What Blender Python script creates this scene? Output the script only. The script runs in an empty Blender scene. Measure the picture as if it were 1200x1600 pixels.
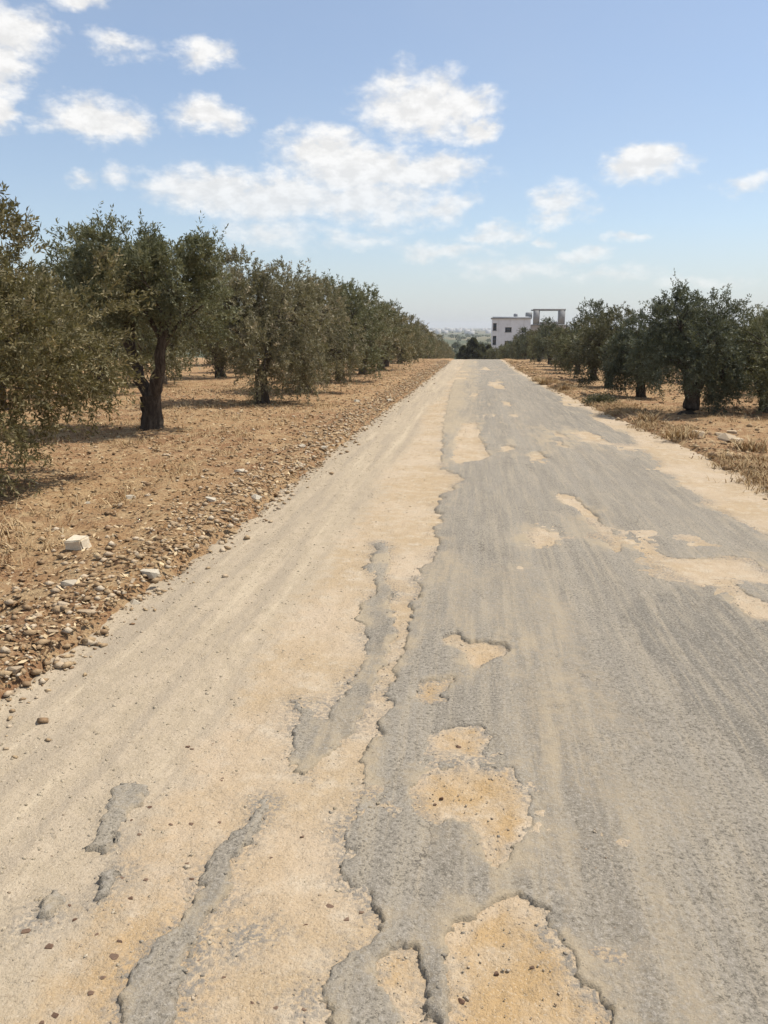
import bpy, bmesh, math, random
import numpy as np

# ------------------------------------------------------------------ camera, sky, sun
SC = bpy.context.scene
COL = SC.collection
W0, H0, FPX = 1200.0, 1600.0, 1210.0            # photograph size and focal length in its pixels
CAM = np.array([0.0, 0.0, 1.6])
YAW, PITCH = math.radians(6.65), math.radians(13.39)
cam_d = bpy.data.cameras.new('camera')
cam_o = bpy.data.objects.new('camera', cam_d)
COL.objects.link(cam_o)
cam_o.location = CAM
cam_o.rotation_euler = (math.pi/2 - PITCH, 0, YAW)
cam_d.sensor_fit = 'VERTICAL'
cam_d.sensor_height = 24.0
cam_d.sensor_width = 18.0
cam_d.lens = 24.0 * FPX / H0
cam_d.clip_end = 20000
cam_d.clip_start = 0.05
SC.camera = cam_o

FWD = np.array([-math.sin(YAW)*math.cos(PITCH), math.cos(YAW)*math.cos(PITCH), -math.sin(PITCH)])
RGT = np.array([math.cos(YAW), math.sin(YAW), 0.0])
UPV = np.cross(RGT, FWD)

def ray(px, py):
    d = FWD + RGT*((px-W0/2)/FPX) + UPV*((H0/2-py)/FPX)
    return d/np.linalg.norm(d)

SUN_EL, SUN_AZ = math.radians(61), math.radians(62)     # azimuth clockwise from +Y (down the road), i.e. to the right
SC.view_settings.view_transform = 'Standard'
SC.view_settings.look = 'None'
SC.view_settings.exposure = 0.30
SC.view_settings.gamma = 1.0

sun_d = bpy.data.lights.new('sun', 'SUN')
sun_d.energy = 4.2
sun_d.angle = math.radians(0.53)
sun_d.color = (1.0, 0.94, 0.85)
sun_o = bpy.data.objects.new('sun', sun_d)
COL.objects.link(sun_o)
sun_o.rotation_euler = (math.pi/2 - SUN_EL, 0, -SUN_AZ + math.pi)   # lamp looks along -Z
sun_o.location = (30, 20, 40)

# clouds as directions (photograph pixel centre, half width, half height, weight)
CLOUDS = [
 (655,165,82,52,1.0),(720,165,55,32,.9),(745,205,34,20,.9),(665,190,70,30,.8),
 (505,240,76,36,1.0),(560,268,110,38,1.0),(660,266,90,26,1.0),(335,298,94,32,.95),(430,308,110,34,.95),
 (560,312,130,34,.9),(700,326,40,18,.75),(620,330,80,24,.55),
 (1012,254,62,28,1.0),(150,188,76,33,.95),(195,195,40,24,.7),(333,182,52,24,.85),(315,82,44,22,.75),(345,92,30,14,.5),
 (192,70,44,18,.5),(20,50,60,38,.95),(5,100,42,60,.8),(12,170,30,34,.9),(115,6,44,14,.7),
 (872,312,44,24,.75),(868,338,34,14,.55),(772,366,52,14,.8),(905,396,40,11,.65),(690,393,60,14,.7),
 (975,371,32,9,.6),(420,362,70,24,.55),(800,420,80,14,.45),(1165,288,36,14,.5),(122,279,20,12,.5),(187,279,26,14,.45),
 (1090,445,60,10,.4),(850,374,16,9,.5),(560,370,60,12,.35),(960,430,60,10,.4),
 (-150,130,120,50,.9),(-260,330,90,30,.8),(1330,180,80,34,.9),(1420,330,90,22,.7),(1290,60,60,26,.7),
]

def build_world():
    w = bpy.data.worlds.new('World'); SC.world = w
    w.use_nodes = True
    nt = w.node_tree; N = nt.nodes; L = nt.links
    N.clear()
    out = N.new('ShaderNodeOutputWorld'); bg = N.new('ShaderNodeBackground')
    bg.inputs['Strength'].default_value = 0.122
    sky = N.new('ShaderNodeTexSky'); sky.sky_type = 'NISHITA'
    sky.sun_disc = False
    sky.sun_elevation = SUN_EL; sky.sun_rotation = SUN_AZ
    sky.altitude = 300; sky.air_density = 1.0; sky.dust_density = 1.0; sky.ozone_density = 2.2
    tc = N.new('ShaderNodeTexCoord')
    def math_(op, a, b=None, c=None, clamp=False):
        n = N.new('ShaderNodeMath'); n.operation = op; n.use_clamp = clamp
        for i, v in enumerate((a, b, c)):
            if v is None: continue
            if isinstance(v, (int, float)): n.inputs[i].default_value = v
            else: L.new(v, n.inputs[i])
        return n.outputs[0]
    def vmath(op, a, b):
        n = N.new('ShaderNodeVectorMath'); n.operation = op
        for i, v in enumerate((a, b)):
            if v is None: continue
            if isinstance(v, tuple): n.inputs[i].default_value = v
            else: L.new(v, n.inputs[i])
        return n
    def noise(vec, scale, detail, rough):
        n = N.new('ShaderNodeTexNoise'); n.inputs['Scale'].default_value = scale
        n.inputs['Detail'].default_value = detail; n.inputs['Roughness'].default_value = rough
        L.new(vec, n.inputs['Vector']); return n
    d = tc.outputs['Generated']
    sep = N.new('ShaderNodeSeparateXYZ'); L.new(d, sep.inputs[0])
    az = math_('ARCTAN2', sep.outputs['X'], sep.outputs['Y'])
    el = math_('ARCSINE', sep.outputs['Z'])
    comb = N.new('ShaderNodeCombineXYZ'); L.new(az, comb.inputs[0]); L.new(el, comb.inputs[1])
    uv = comb.outputs[0]
    st = vmath('MULTIPLY', uv, (1.0, 1.7, 1.0)).outputs[0]
    warp = noise(st, 16.0, 4.0, .6)
    wv = vmath('MULTIPLY', vmath('SUBTRACT', warp.outputs['Color'], (.5, .5, .5)).outputs[0], (.075, .045, 0)).outputs[0]
    p = vmath('ADD', uv, wv).outputs[0]
    field = None
    for (cx, cy, a, b, wt) in CLOUDS:
        def ae(x, y):
            r = ray(x, y); return math.atan2(r[0], r[1]), math.asin(r[2])
        u0, v0 = ae(cx, cy)
        ua = abs(ae(cx+a, cy)[0]-ae(cx-a, cy)[0])/2*1.18
        vb = abs(ae(cx, cy-b)[1]-ae(cx, cy+b)[1])/2*1.18
        s = vmath('MULTIPLY', vmath('SUBTRACT', p, (u0, v0, 0)).outputs[0], (1/ua, 1/vb, 0)).outputs[0]
        ln = vmath('LENGTH', s, None).outputs['Value']
        f = math_('MULTIPLY_ADD', ln, -wt, wt)
        field = f if field is None else math_('MAXIMUM', field, f)
    # the same kind of sky goes on all round: scattered small clouds outside the traced ones
    g = noise(vmath('MULTIPLY', p, (1, 2.2, 1)).outputs[0], 4.5, 2.0, .5).outputs['Fac']
    off = math_('MULTIPLY', math_('SUBTRACT', math_('ABSOLUTE', math_('ADD', az, YAW)), .62), 6.0, clamp=True)
    offe = math_('MULTIPLY', math_('SUBTRACT', el, .45), 6.0, clamp=True)
    away = math_('MAXIMUM', off, offe)
    gen = math_('MULTIPLY', math_('SUBTRACT', g, .56), 5.0)
    gen = math_('MULTIPLY_ADD', math_('SUBTRACT', 1.0, away), -3.0, gen)
    field = math_('MAXIMUM', field, gen)
    fine = noise(st, 38.0, 6.0, .62).outputs['Fac']
    fine_up = noise(vmath('ADD', st, (.010, .026, 0)).outputs[0], 38.0, 4.0, .62).outputs['Fac']
    dens = math_('MULTIPLY_ADD', math_('SUBTRACT', fine, .5), 1.2, field)
    mr = N.new('ShaderNodeMapRange'); mr.interpolation_type = 'SMOOTHSTEP'
    mr.inputs['From Min'].default_value = -.22; mr.inputs['From Max'].default_value = .58
    L.new(dens, mr.inputs['Value'])
    # thin out towards the hazy horizon
    hz = N.new('ShaderNodeMapRange'); hz.inputs['From Min'].default_value = .03; hz.inputs['From Max'].default_value = .20
    hz.inputs['To Min'].default_value = .42; hz.inputs['To Max'].default_value = .92
    L.new(el, hz.inputs['Value'])
    alpha = math_('MULTIPLY', mr.outputs[0], hz.outputs[0])
    # a thin milky veil over the whole sky, a little uneven, thicker towards the horizon
    veil = math_('MULTIPLY_ADD', noise(st, 3.0, 3.0, .55).outputs['Fac'], .24, .13)
    lowv = N.new('ShaderNodeMapRange'); lowv.interpolation_type = 'SMOOTHSTEP'
    lowv.inputs['From Min'].default_value = .22; lowv.inputs['From Max'].default_value = -.02
    lowv.inputs['To Min'].default_value = 0; lowv.inputs['To Max'].default_value = .62
    L.new(el, lowv.inputs['Value'])
    # self-shade: denser towards the sun side means a greyer spot
    shade = math_('MULTIPLY', math_('SUBTRACT', fine_up, fine), 1.8)
    lit = N.new('ShaderNodeMapRange'); lit.inputs['From Min'].default_value = -.25; lit.inputs['From Max'].default_value = .25
    lit.inputs['To Min'].default_value = 6.9; lit.inputs['To Max'].default_value = 5.8
    L.new(shade, lit.inputs['Value'])
    cc = vmath('SCALE', (1.0, .985, .96), None); L.new(lit.outputs[0], cc.inputs['Scale'])
    mix = N.new('ShaderNodeMix'); mix.data_type = 'RGBA'
    hzmix = N.new('ShaderNodeMix'); hzmix.data_type = 'RGBA'
    L.new(math_('MAXIMUM', veil, lowv.outputs[0]), hzmix.inputs['Factor']); L.new(sky.outputs[0], hzmix.inputs['A'])
    hzmix.inputs['B'].default_value = (4.0, 4.4, 4.9, 1)
    L.new(alpha, mix.inputs['Factor']); L.new(hzmix.outputs['Result'], mix.inputs['A']); L.new(cc.outputs[0], mix.inputs['B'])
    L.new(mix.outputs['Result'], bg.inputs['Color']); L.new(bg.outputs[0], out.inputs['Surface'])
build_world()

# ------------------------------------------------------------------ helpers
def tag(o, label=None, cat=None, group=None, kind=None):
    if label: o['label'] = label
    if cat: o['category'] = cat
    if group: o['group'] = group
    if kind: o['kind'] = kind
    return o

def make_mesh(name, V, F, smooth=False, attrs=None):
    """V (n,3); F (m,k) with k = 3 or 4"""
    me = bpy.data.meshes.new(name)
    V = np.asarray(V, dtype=np.float32); F = np.asarray(F, dtype=np.int32)
    n, (m, k) = len(V), F.shape
    me.vertices.add(n); me.vertices.foreach_set('co', V.ravel())
    me.loops.add(m*k); me.loops.foreach_set('vertex_index', F.ravel())
    me.polygons.add(m)
    me.polygons.foreach_set('loop_start', np.arange(m, dtype=np.int32)*k)
    if smooth: me.polygons.foreach_set('use_smooth', np.ones(m, dtype=bool))
    for an, av in (attrs or {}).items():
        a = me.attributes.new(an, 'FLOAT', 'POINT')
        a.data.foreach_set('value', np.asarray(av, dtype=np.float32))
    me.update(calc_edges=True)
    return me

def obj(name, me, mat=None, parent=None, loc=None):
    o = bpy.data.objects.new(name, me); COL.objects.link(o)
    if mat is not None and not me.materials: me.materials.append(mat)
    if parent is not None: o.parent = parent
    if loc is not None: o.location = loc
    return o

def empty(name, loc=(0, 0, 0), rz=0.0, sc=1.0):
    o = bpy.data.objects.new(name, None); COL.objects.link(o)
    o.location = loc; o.rotation_euler = (0, 0, rz)
    o.scale = (sc, sc, sc) if not isinstance(sc, tuple) else sc
    o.empty_display_size = .2
    return o

def _hash(ix, iy, seed):
    h = (ix.astype(np.int64)*374761393 + iy.astype(np.int64)*668265263 + seed*1442695041) & 0xffffffff
    h = ((h ^ (h >> 13))*1274126177) & 0xffffffff
    h = (h ^ (h >> 16)) & 0xffffff
    return h/float(0xffffff)

def vnoise(x, y, seed=0):
    ix, iy = np.floor(x), np.floor(y)
    fx, fy = x-ix, y-iy
    fx = fx*fx*(3-2*fx); fy = fy*fy*(3-2*fy)
    a = _hash(ix, iy, seed); b = _hash(ix+1, iy, seed); c = _hash(ix, iy+1, seed); d = _hash(ix+1, iy+1, seed)
    return (a*(1-fx)+b*fx)*(1-fy)+(c*(1-fx)+d*fx)*fy - .5          # -.5 .. .5

def fbm(x, y, seed=0, octv=4, gain=.5):
    s, amp = 0, 1.0
    for k in range(octv):
        s = s + amp*vnoise(x*2**k+17.3*k, y*2**k-9.1*k, seed+k); amp *= gain
    return s

def sstep(a, b, x):
    t = np.clip((x-a)/(b-a), 0, 1); return t*t*(3-2*t)

# ------------------------------------------------------------------ lie of the land
_ys = np.concatenate([np.arange(-60, 400, .5), np.arange(400, 9000, 50)])
_sl = np.interp(_ys, [-60, 58, 80, 210, 330, 9000], [-.0145, -.0145, -.050, -.050, 0, 0])
_zs = np.concatenate([[0], np.cumsum((_sl[1:]+_sl[:-1])/2*np.diff(_ys))])
_zs -= np.interp(0, _ys, _zs)
def zr(y): return np.interp(y, _ys, _zs)
def bend(y): return np.zeros_like(np.asarray(y, float))

def ground_pt(px, py, dz=0.0):
    """where the line of sight of a photograph pixel meets the lie of the land"""
    r = ray(px, py)
    t0, t1 = .3, 400.0
    ts = np.linspace(t0, t1, 4000)
    h = CAM[2]+r[2]*ts - (zr(CAM[1]+r[1]*ts)+dz)
    i = int(np.argmax(h < 0))
    if h[i] >= 0: i = len(ts)-1
    a, b = ts[max(i-1, 0)], ts[i]
    for _ in range(40):
        m = (a+b)/2
        if CAM[2]+r[2]*m-(zr(CAM[1]+r[1]*m)+dz) > 0: a = m
        else: b = m
    return np.array([CAM[0]+r[0]*a, CAM[1]+r[1]*a])

def trace(pts): return np.array([ground_pt(x, y) for x, y in pts])

# ------------------------------------------------------------------ materials
class Mat:
    def __init__(self, name, rough=.9, spec=.2):
        self.m = bpy.data.materials.new(name); self.m.use_nodes = True
        self.nt = self.m.node_tree; self.N = self.nt.nodes; self.L = self.nt.links
        self.b = self.N['Principled BSDF']
        self.b.inputs['Roughness'].default_value = rough
        self.b.inputs['Specular IOR Level'].default_value = spec
        self.tc = self.N.new('ShaderNodeTexCoord')
    def set(self, i, v):
        if isinstance(v, (int, float)): i.default_value = v
        elif isinstance(v, tuple): i.default_value = v if len(v) == 4 or i.type == 'VECTOR' else (*v, 1)
        else: self.L.new(v, i)
    def mapping(self, scale, coord='Object'):
        n = self.N.new('ShaderNodeMapping'); n.inputs['Scale'].default_value = scale
        self.L.new(self.tc.outputs[coord], n.inputs['Vector']); return n.outputs[0]
    def noise(self, scale, detail=4, rough=.55, vec=None, out='Fac'):
        n = self.N.new('ShaderNodeTexNoise')
        n.inputs['Scale'].default_value = scale; n.inputs['Detail'].default_value = detail; n.inputs['Roughness'].default_value = rough
        self.L.new(vec if vec is not None else self.tc.outputs['Object'], n.inputs['Vector']); return n.outputs[out]
    def voro(self, scale, vec=None, out='Distance', feature='F1'):
        n = self.N.new('ShaderNodeTexVoronoi'); n.feature = feature
        n.inputs['Scale'].default_value = scale
        self.L.new(vec if vec is not None else self.tc.outputs['Object'], n.inputs['Vector']); return n.outputs[out]
    def attr(self, name, out='Fac'):
        n = self.N.new('ShaderNodeAttribute'); n.attribute_name = name; return n.outputs[out]
    def ramp(self, fac, lo, hi):
        n = self.N.new('ShaderNodeMapRange'); n.interpolation_type = 'SMOOTHSTEP'
        n.inputs['From Min'].default_value = lo; n.inputs['From Max'].default_value = hi
        self.set(n.inputs['Value'], fac); return n.outputs[0]
    def mix(self, fac, a, b, mode='MIX'):
        n = self.N.new('ShaderNodeMix'); n.data_type = 'RGBA'; n.blend_type = mode; n.clamp_factor = True
        self.set(n.inputs['Factor'], fac); self.set(n.inputs['A'], a); self.set(n.inputs['B'], b); return n.outputs['Result']
    def math(self, op, a, b=0.0, clamp=False):
        n = self.N.new('ShaderNodeMath'); n.operation = op; n.use_clamp = clamp
        self.set(n.inputs[0], a); self.set(n.inputs[1], b); return n.outputs[0]
    def bump(self, h, strength=.5, dist=.01, prev=None):
        n = self.N.new('ShaderNodeBump'); n.inputs['Strength'].default_value = strength; n.inputs['Distance'].default_value = dist
        self.L.new(h, n.inputs['Height'])
        if prev is not None: self.L.new(prev, n.inputs['Normal'])
        return n.outputs[0]
    def done(self, col, normal=None):
        self.set(self.b.inputs['Base Color'], col)
        if normal is not None: self.L.new(normal, self.b.inputs['Normal'])
        return self.m

def mat_bed():
    M = Mat('sand_and_gravel', .95, .1)
    g = M.attr('gravel')
    big = M.noise(1.3, 5, .6); mid = M.noise(9, 5, .65); spk = M.noise(140, 3, .7); spk2 = M.noise(60, 3, .7)
    st = M.noise(1.0, 4, .6, vec=M.mapping((7, .35, 1)))
    sand = M.mix(M.ramp(big, .35, .68), (.408, .305, .188), (.470, .372, .262))
    sand = M.mix(M.ramp(mid, .45, .75), sand, (.49, .405, .295))
    grav = M.mix(M.ramp(mid, .35, .7), (.382, .310, .215), (.428, .348, .248))
    grav = M.mix(M.ramp(st, .38, .52), (.350, .287, .207), grav)
    grav = M.mix(M.ramp(st, .55, .70), grav, (.47, .385, .270))
    gg = M.ramp(M.math('ADD', g, M.math('MULTIPLY', M.math('SUBTRACT', mid, .5), .9)), .25, .75)
    sand = M.mix(M.math('MULTIPLY', M.attr('clay'), M.ramp(M.noise(5, 5, .65), .30, .60)), sand, (.405, .270, .130))
    c = M.mix(gg, sand, grav)
    c = M.mix(M.math('MULTIPLY', M.ramp(spk, .56, .68), .6), c, (.21, .155, .10))
    c = M.mix(M.math('MULTIPLY', M.ramp(spk2, .58, .70), .55), c, (.24, .185, .125))
    c = M.mix(M.math('MULTIPLY', M.ramp(spk, .44, .32), .6), c, (.56, .47, .35))
    c = M.mix(M.math('MULTIPLY', M.attr('grey'), M.ramp(spk2, .38, .60)), c, (.225, .200, .165))
    nb = M.bump(mid, .3, .012); nb = M.bump(spk2, .8, .010, nb); nb = M.bump(spk, .7, .005, nb)
    return M.done(c, nb)

def mat_asphalt():
    M = Mat('worn_asphalt', .9, .15)
    dust = M.attr('dust'); dark = M.attr('dark')
    big = M.noise(.9, 5, .6); mid = M.noise(11, 5, .65)
    st = M.noise(1.0, 5, .65, vec=M.mapping((5, .25, 1)))
    st2 = M.noise(1.0, 4, .65, vec=M.mapping((16, .7, 1)))
    f1 = M.noise(75, 4, .75); f2 = M.noise(190, 3, .75)
    c = M.mix(M.ramp(st, .35, .7), (.222, .194, .152), (.280, .247, .196))
    c = M.mix(M.math('MULTIPLY', dark, .75), c, (.165, .149, .122))
    c = M.mix(M.math('MULTIPLY', M.ramp(st2, .44, .68), .85), c, (.335, .285, .210))
    st3 = M.noise(1.0, 5, .7, vec=M.mapping((34, 1.6, 1)))
    c = M.mix(M.math('MULTIPLY', M.ramp(st3, .52, .70), .55), c, (.37, .305, .215))
    c = M.mix(M.math('MULTIPLY', M.ramp(mid, .52, .72), .5), c, (.29, .255, .205))
    c = M.mix(M.math('MULTIPLY', M.ramp(f1, .53, .63), .75), c, (.36, .32, .265))
    pit = M.mix(M.ramp(M.math('ADD', dust, M.math('MULTIPLY', M.noise(2.2, 4, .6), .9)), .60, 1.25), (.095, .085, .069), (.40, .315, .205))
    c = M.mix(M.math('MULTIPLY', M.ramp(f1, .48, .38), .8), c, pit)
    c = M.mix(M.math('MULTIPLY', M.ramp(f2, .56, .68), .5), c, (.42, .375, .31))
    c = M.mix(M.math('MULTIPLY', M.ramp(f2, .44, .32), .5), c, (.10, .090, .074))
    wv = M.N.new('ShaderNodeVectorMath'); wv.operation = 'ADD'; M.L.new(M.tc.outputs['Object'], wv.inputs[0])
    w2 = M.N.new('ShaderNodeVectorMath'); w2.operation = 'SCALE'; w2.inputs['Scale'].default_value = .35; M.L.new(M.noise(3.5, 5, .7, out='Color'), w2.inputs[0]); M.L.new(w2.outputs[0], wv.inputs[1])
    crk = M.voro(1.15, vec=wv.outputs[0], feature='DISTANCE_TO_EDGE')
    crk = M.math('MULTIPLY', M.ramp(crk, .007, .001), M.ramp(M.noise(.8, 3, .6), .50, .62))
    c = M.mix(M.math('MULTIPLY', crk, .75), c, (.07, .06, .05))
    dd = M.math('ADD', dust, M.math('MULTIPLY', M.math('SUBTRACT', M.noise(20, 6, .75), .5), 1.5))
    dd = M.math('ADD', dd, M.math('MULTIPLY', M.math('SUBTRACT', big, .5), .5))
    c = M.mix(M.math('MULTIPLY', M.ramp(dd, .30, 1.10), .78), c, (.385, .308, .205))
    c = M.mix(M.math('MULTIPLY', M.ramp(f2, .55, .67), .35), c, (.47, .40, .29))
    c = M.mix(M.math('MULTIPLY', M.ramp(f1, .45, .34), .45), c, (.15, .13, .10))
    nb = M.bump(mid, .3, .010); nb = M.bump(f1, .9, .008, nb); nb = M.bump(f2, .6, .003, nb)
    return M.done(c, nb)

def mat_soil():
    M = Mat('dry_soil', .97, .1)
    big = M.noise(.45, 5, .6); mid = M.noise(4.5, 6, .65); fine = M.noise(38, 5, .7); spk = M.noise(95, 3, .7)
    c = M.mix(M.ramp(big, .35, .65), (.248, .132, .067), (.335, .207, .104))
    c = M.mix(M.ramp(mid, .42, .68), c, (.41, .290, .160))
    c = M.mix(M.math('MULTIPLY', M.ramp(fine, .52, .68), .75), c, (.52, .375, .195))
    c = M.mix(M.math('MULTIPLY', M.ramp(fine, .47, .33), .85), c, (.11, .06, .032))
    c = M.mix(M.math('MULTIPLY', M.ramp(spk, .60, .7), .6), c, (.55, .45, .31))
    # dry grass and stubble far off, greener plain beyond
    far = M.attr('far')
    fld = M.noise(.011, 4, .6, vec=M.mapping((1, .35, 1)))
    fc = M.mix(M.ramp(fld, .42, .58), (.085, .095, .055), (.17, .15, .09))
    c = M.mix(far, c, fc)
    nb = M.bump(mid, .6, .08); nb = M.bump(fine, .8, .03, nb); nb = M.bump(spk, .5, .01, nb)
    return M.done(c, nb)

def mat_stone(name, a, b, c3, scale=14):
    M = Mat(name, .92, .15)
    oi = M.N.new('ShaderNodeObjectInfo')
    n1 = M.noise(scale, 5, .65); n2 = M.noise(scale*6, 3, .7)
    tint = M.attr('tint')
    rnd = M.math('FRACT', M.math('ADD', tint, oi.outputs['Random']))
    c = M.mix(rnd, a, b)
    c = M.mix(M.ramp(n1, .45, .7), c, c3)
    c = M.mix(M.math('MULTIPLY', M.ramp(n2, .55, .7), .5), c, (.16, .11, .07))
    return M.done(c, M.bump(n2, .6, .01))

def mat_leaf():
    M = Mat('olive_leaf', .6, .3)
    t = M.attr('tint'); oi = M.N.new('ShaderNodeObjectInfo')
    c = M.mix(M.ramp(t, 0, .5), (.060, .061, .030), (.115, .110, .058))
    c = M.mix(M.ramp(t, .45, .85), c, (.215, .205, .135))
    c = M.mix(M.ramp(t, .92, 1.0), c, (.24, .18, .10))
    c = M.mix(1.0, c, oi.outputs['Color'], 'MULTIPLY')
    M.set(M.b.inputs['Base Color'], c)
    tr = M.N.new('ShaderNodeBsdfTranslucent'); M.L.new(M.mix(.5, c, (.20, .19, .06)), tr.inputs['Color'])
    ms = M.N.new('ShaderNodeMixShader'); ms.inputs[0].default_value = .25
    M.L.new(M.b.outputs[0], ms.inputs[1]); M.L.new(tr.outputs[0], ms.inputs[2])
    M.L.new(ms.outputs[0], M.N['Material Output'].inputs['Surface'])
    return M.m

def mat_bark():
    M = Mat('olive_bark', .95, .1)
    n1 = M.noise(6, 6, .7, vec=M.mapping((3, 3, .6))); n2 = M.noise(40, 4, .7, vec=M.mapping((2, 2, .5)))
    c = M.mix(M.ramp(n1, .4, .65), (.060, .045, .034), (.135, .108, .082))
    c = M.mix(M.ramp(n2, .5, .7), c, (.035, .027, .020))
    nb = M.bump(n1, .9, .05); nb = M.bump(n2, .8, .02, nb)
    return M.done(c, nb)

def mat_grass():
    M = Mat('dry_grass', .9, .1)
    t = M.attr('tint')
    c = M.mix(M.ramp(t, 0, .6), (.22, .135, .065), (.40, .28, .145))
    c = M.mix(M.ramp(t, .6, 1), c, (.50, .38, .22))
    return M.done(c)

def mat_wall(name, a, b, sc=.6):
    M = Mat(name, .9, .2)
    n1 = M.noise(sc, 6, .65); st = M.noise(1.0, 4, .6, vec=M.mapping((1.6, 1.6, .18)))
    c = M.mix(M.ramp(n1, .35, .65), a, b)
    c = M.mix(M.math('MULTIPLY', M.ramp(st, .55, .75), .35), c, (.25, .23, .21))
    return M.done(c, M.bump(M.noise(20, 4), .2, .02))

def mat_plain(name, col, rough=.8, spec=.2):
    M = Mat(name, rough, spec)
    n1 = M.noise(9, 4, .6)
    d = tuple(v*.7 for v in col)
    return M.done(M.mix(M.ramp(n1, .4, .7), col, d))

m_bed, m_asp, m_soil = mat_bed(), mat_asphalt(), mat_soil()
m_leaf, m_bark, m_grass = mat_leaf(), mat_bark(), mat_grass()
m_stone = mat_stone('field_stone', (.40, .29, .18), (.56, .46, .33), (.47, .36, .23))
m_clod = mat_stone('earth_clod', (.22, .135, .075), (.46, .34, .20), (.36, .25, .14))
m_pale = mat_stone('pale_limestone', (.52, .45, .34), (.60, .53, .41), (.46, .38, .27), 8)
m_pebble = mat_stone('brown_pebble', (.15, .085, .055), (.28, .19, .13), (.20, .125, .085), 30)

# ------------------------------------------------------------------ road outline traced on the ground
EDGE_L = trace([(660,598),(620,628),(600,641),(560,672),(520,704),(480,735),(440,768),(400,799),(350,836),(300,872),(250,907),(200,945),(150,984),(100,1020),(50,1055),(0,1087)])
EDGE_R = trace([(820,584),(880,614),(950,645),(1010,672),(1060,694),(1110,717),(1160,740),(1200,758)])
ASP_R = trace([(800,577),(850,606),(912,637),(980,678),(1016,712),(1054,747),(1083,769),(1142,809),(1200,838)])
def col_fn(E):
    o = np.argsort(E[:, 1]); xs, ys = E[o, 0], E[o, 1]
    return lambda y: np.interp(y, ys, xs)
edge_l, edge_r, asp_r = col_fn(EDGE_L), col_fn(EDGE_R), col_fn(ASP_R)

MAIN_L = [(706,605),(700,628),(695,650),(692,676),(690,705),(691,733),(714,742),(720,750),(708,765),(690,776),(684,790),(686,812),(680,832),(677,852),(678,880),(656,892),
 (648,925),(640,967),(633,1000),(618,1030),(606,1075),(601,1123),(583,1147),(576,1180),(570,1200),(567,1250),(557,1293),(560,1333),(547,1360),(543,1373),(553,1390),(570,1404),
 (587,1413),(591,1432),(593,1453),(585,1473),(578,1484),(560,1496),(533,1507),(513,1523),(507,1543),(495,1560),(490,1600),(470,1700)]
HOLES = [
 [(733,1430),(753,1420),(777,1416),(810,1426),(847,1430),(853,1453),(873,1467),(897,1487),(910,1507),(917,1533),(913,1547),(933,1560),(947,1580),(967,1600),(985,1680),(690,1680),(687,1600),(690,1560),(701,1530),(713,1500),(713,1463)],
 [(675,1205),(690,1200),(715,1203),(740,1199),(770,1200),(803,1201),(826,1222),(835,1257),(844,1286),(815,1303),(809,1338),(780,1356),(762,1338),(751,1309),(739,1292),(704,1283),(687,1292),(655,1274),(664,1238)],
 [(673,1147),(695,1140),(720,1133),(757,1133),(763,1167),(755,1190),(720,1188),(690,1184),(674,1178)],
 [(693,997),(717,990),(733,1003),(760,1004),(783,1007),(797,1020),(767,1040),(743,1047),(730,1030),(710,1012)],
 [(650,1070),(680,1063),(718,1058),(693,1077),(695,1096),(667,1102),(653,1092)],
 [(580,1520),(600,1500),(633,1494),(665,1507),(672,1535),(668,1565),(676,1620),(622,1620),(605,1575),(585,1550)],
 [(1000,833),(1013,850),(1033,867),(1060,873),(1100,873),(1133,867),(1170,873),(1200,895),(1250,905),(1250,920),(1147,905),(1160,927),(1197,945),(1260,965),(1260,990),(1177,967),(1153,947),(1133,912),(1110,917),(1083,907),(1053,898),(1030,887),(1007,857)],
 [(867,776),(873,772),(902,777),(931,807),(947,827),(967,837),(973,860),(958,863),(947,845),(922,822),(896,792)],
 [(720,662),(745,660),(752,690),(770,713),(755,718),(715,725),(706,715),(712,690)],
 [(826,838),(850,827),(864,850),(838,856)],
 [(822,708),(845,706),(858,716),(832,719)],
 [(780,698),(796,696),(805,703),(790,706)],
 [(862,688),(876,690),(890,702),(872,697)],
]
ISLES = [
 ([(587,850),(580,900),(583,937),(563,967),(567,1000),(570,1027),(557,1057),(533,1083),(523,1097),(502,1127),(482,1118),(478,1100),(462,1097),(453,1127),(440,1153),(437,1180),(440,1200),(470,1208),(500,1192),(522,1180),(545,1150),(562,1120),(578,1085),(590,1050),(606,1015),(616,985),(613,950),(609,920),(611,890),(604,850)], 'long dusty asphalt remnant left of the main paving'),
 ([(405,1254),(413,1265),(408,1285),(385,1322),(368,1360),(350,1402),(322,1450),(306,1495),(300,1540),(285,1600),(270,1660),(178,1660),(192,1600),(200,1560),(207,1535),(220,1515),(250,1485),(280,1440),(300,1400),(325,1360),(350,1315),(385,1270)], 'tapering asphalt strip standing proud of the sand'),
 ([(187,1237),(210,1222),(230,1228),(232,1248),(202,1270),(186,1290),(166,1320),(145,1332),(123,1330),(140,1305),(160,1285),(178,1262)], 'thin grey asphalt remnant sunk in the gravel'),
 ([(137,1398),(147,1377),(160,1366),(174,1369),(171,1381),(157,1394)], 'small grey asphalt scrap in orange sand'),
 ([(50,1434),(57,1413),(70,1400),(88,1400),(88,1411),(74,1428),(63,1436)], 'small asphalt scrap nearest the left margin'),
 ([(375,1470),(388,1458),(400,1462),(402,1478),(386,1485)], 'tiny asphalt scrap right of the tapering strip'),
]
DARK = [[(975,958),(1000,1010),(1030,1035),(1060,1065),(1062,1082),(1100,1120),(1160,1190),(1240,1260),(1500,1260),(1400,960),(1200,955),(1150,945),(1060,915)]]
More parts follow.
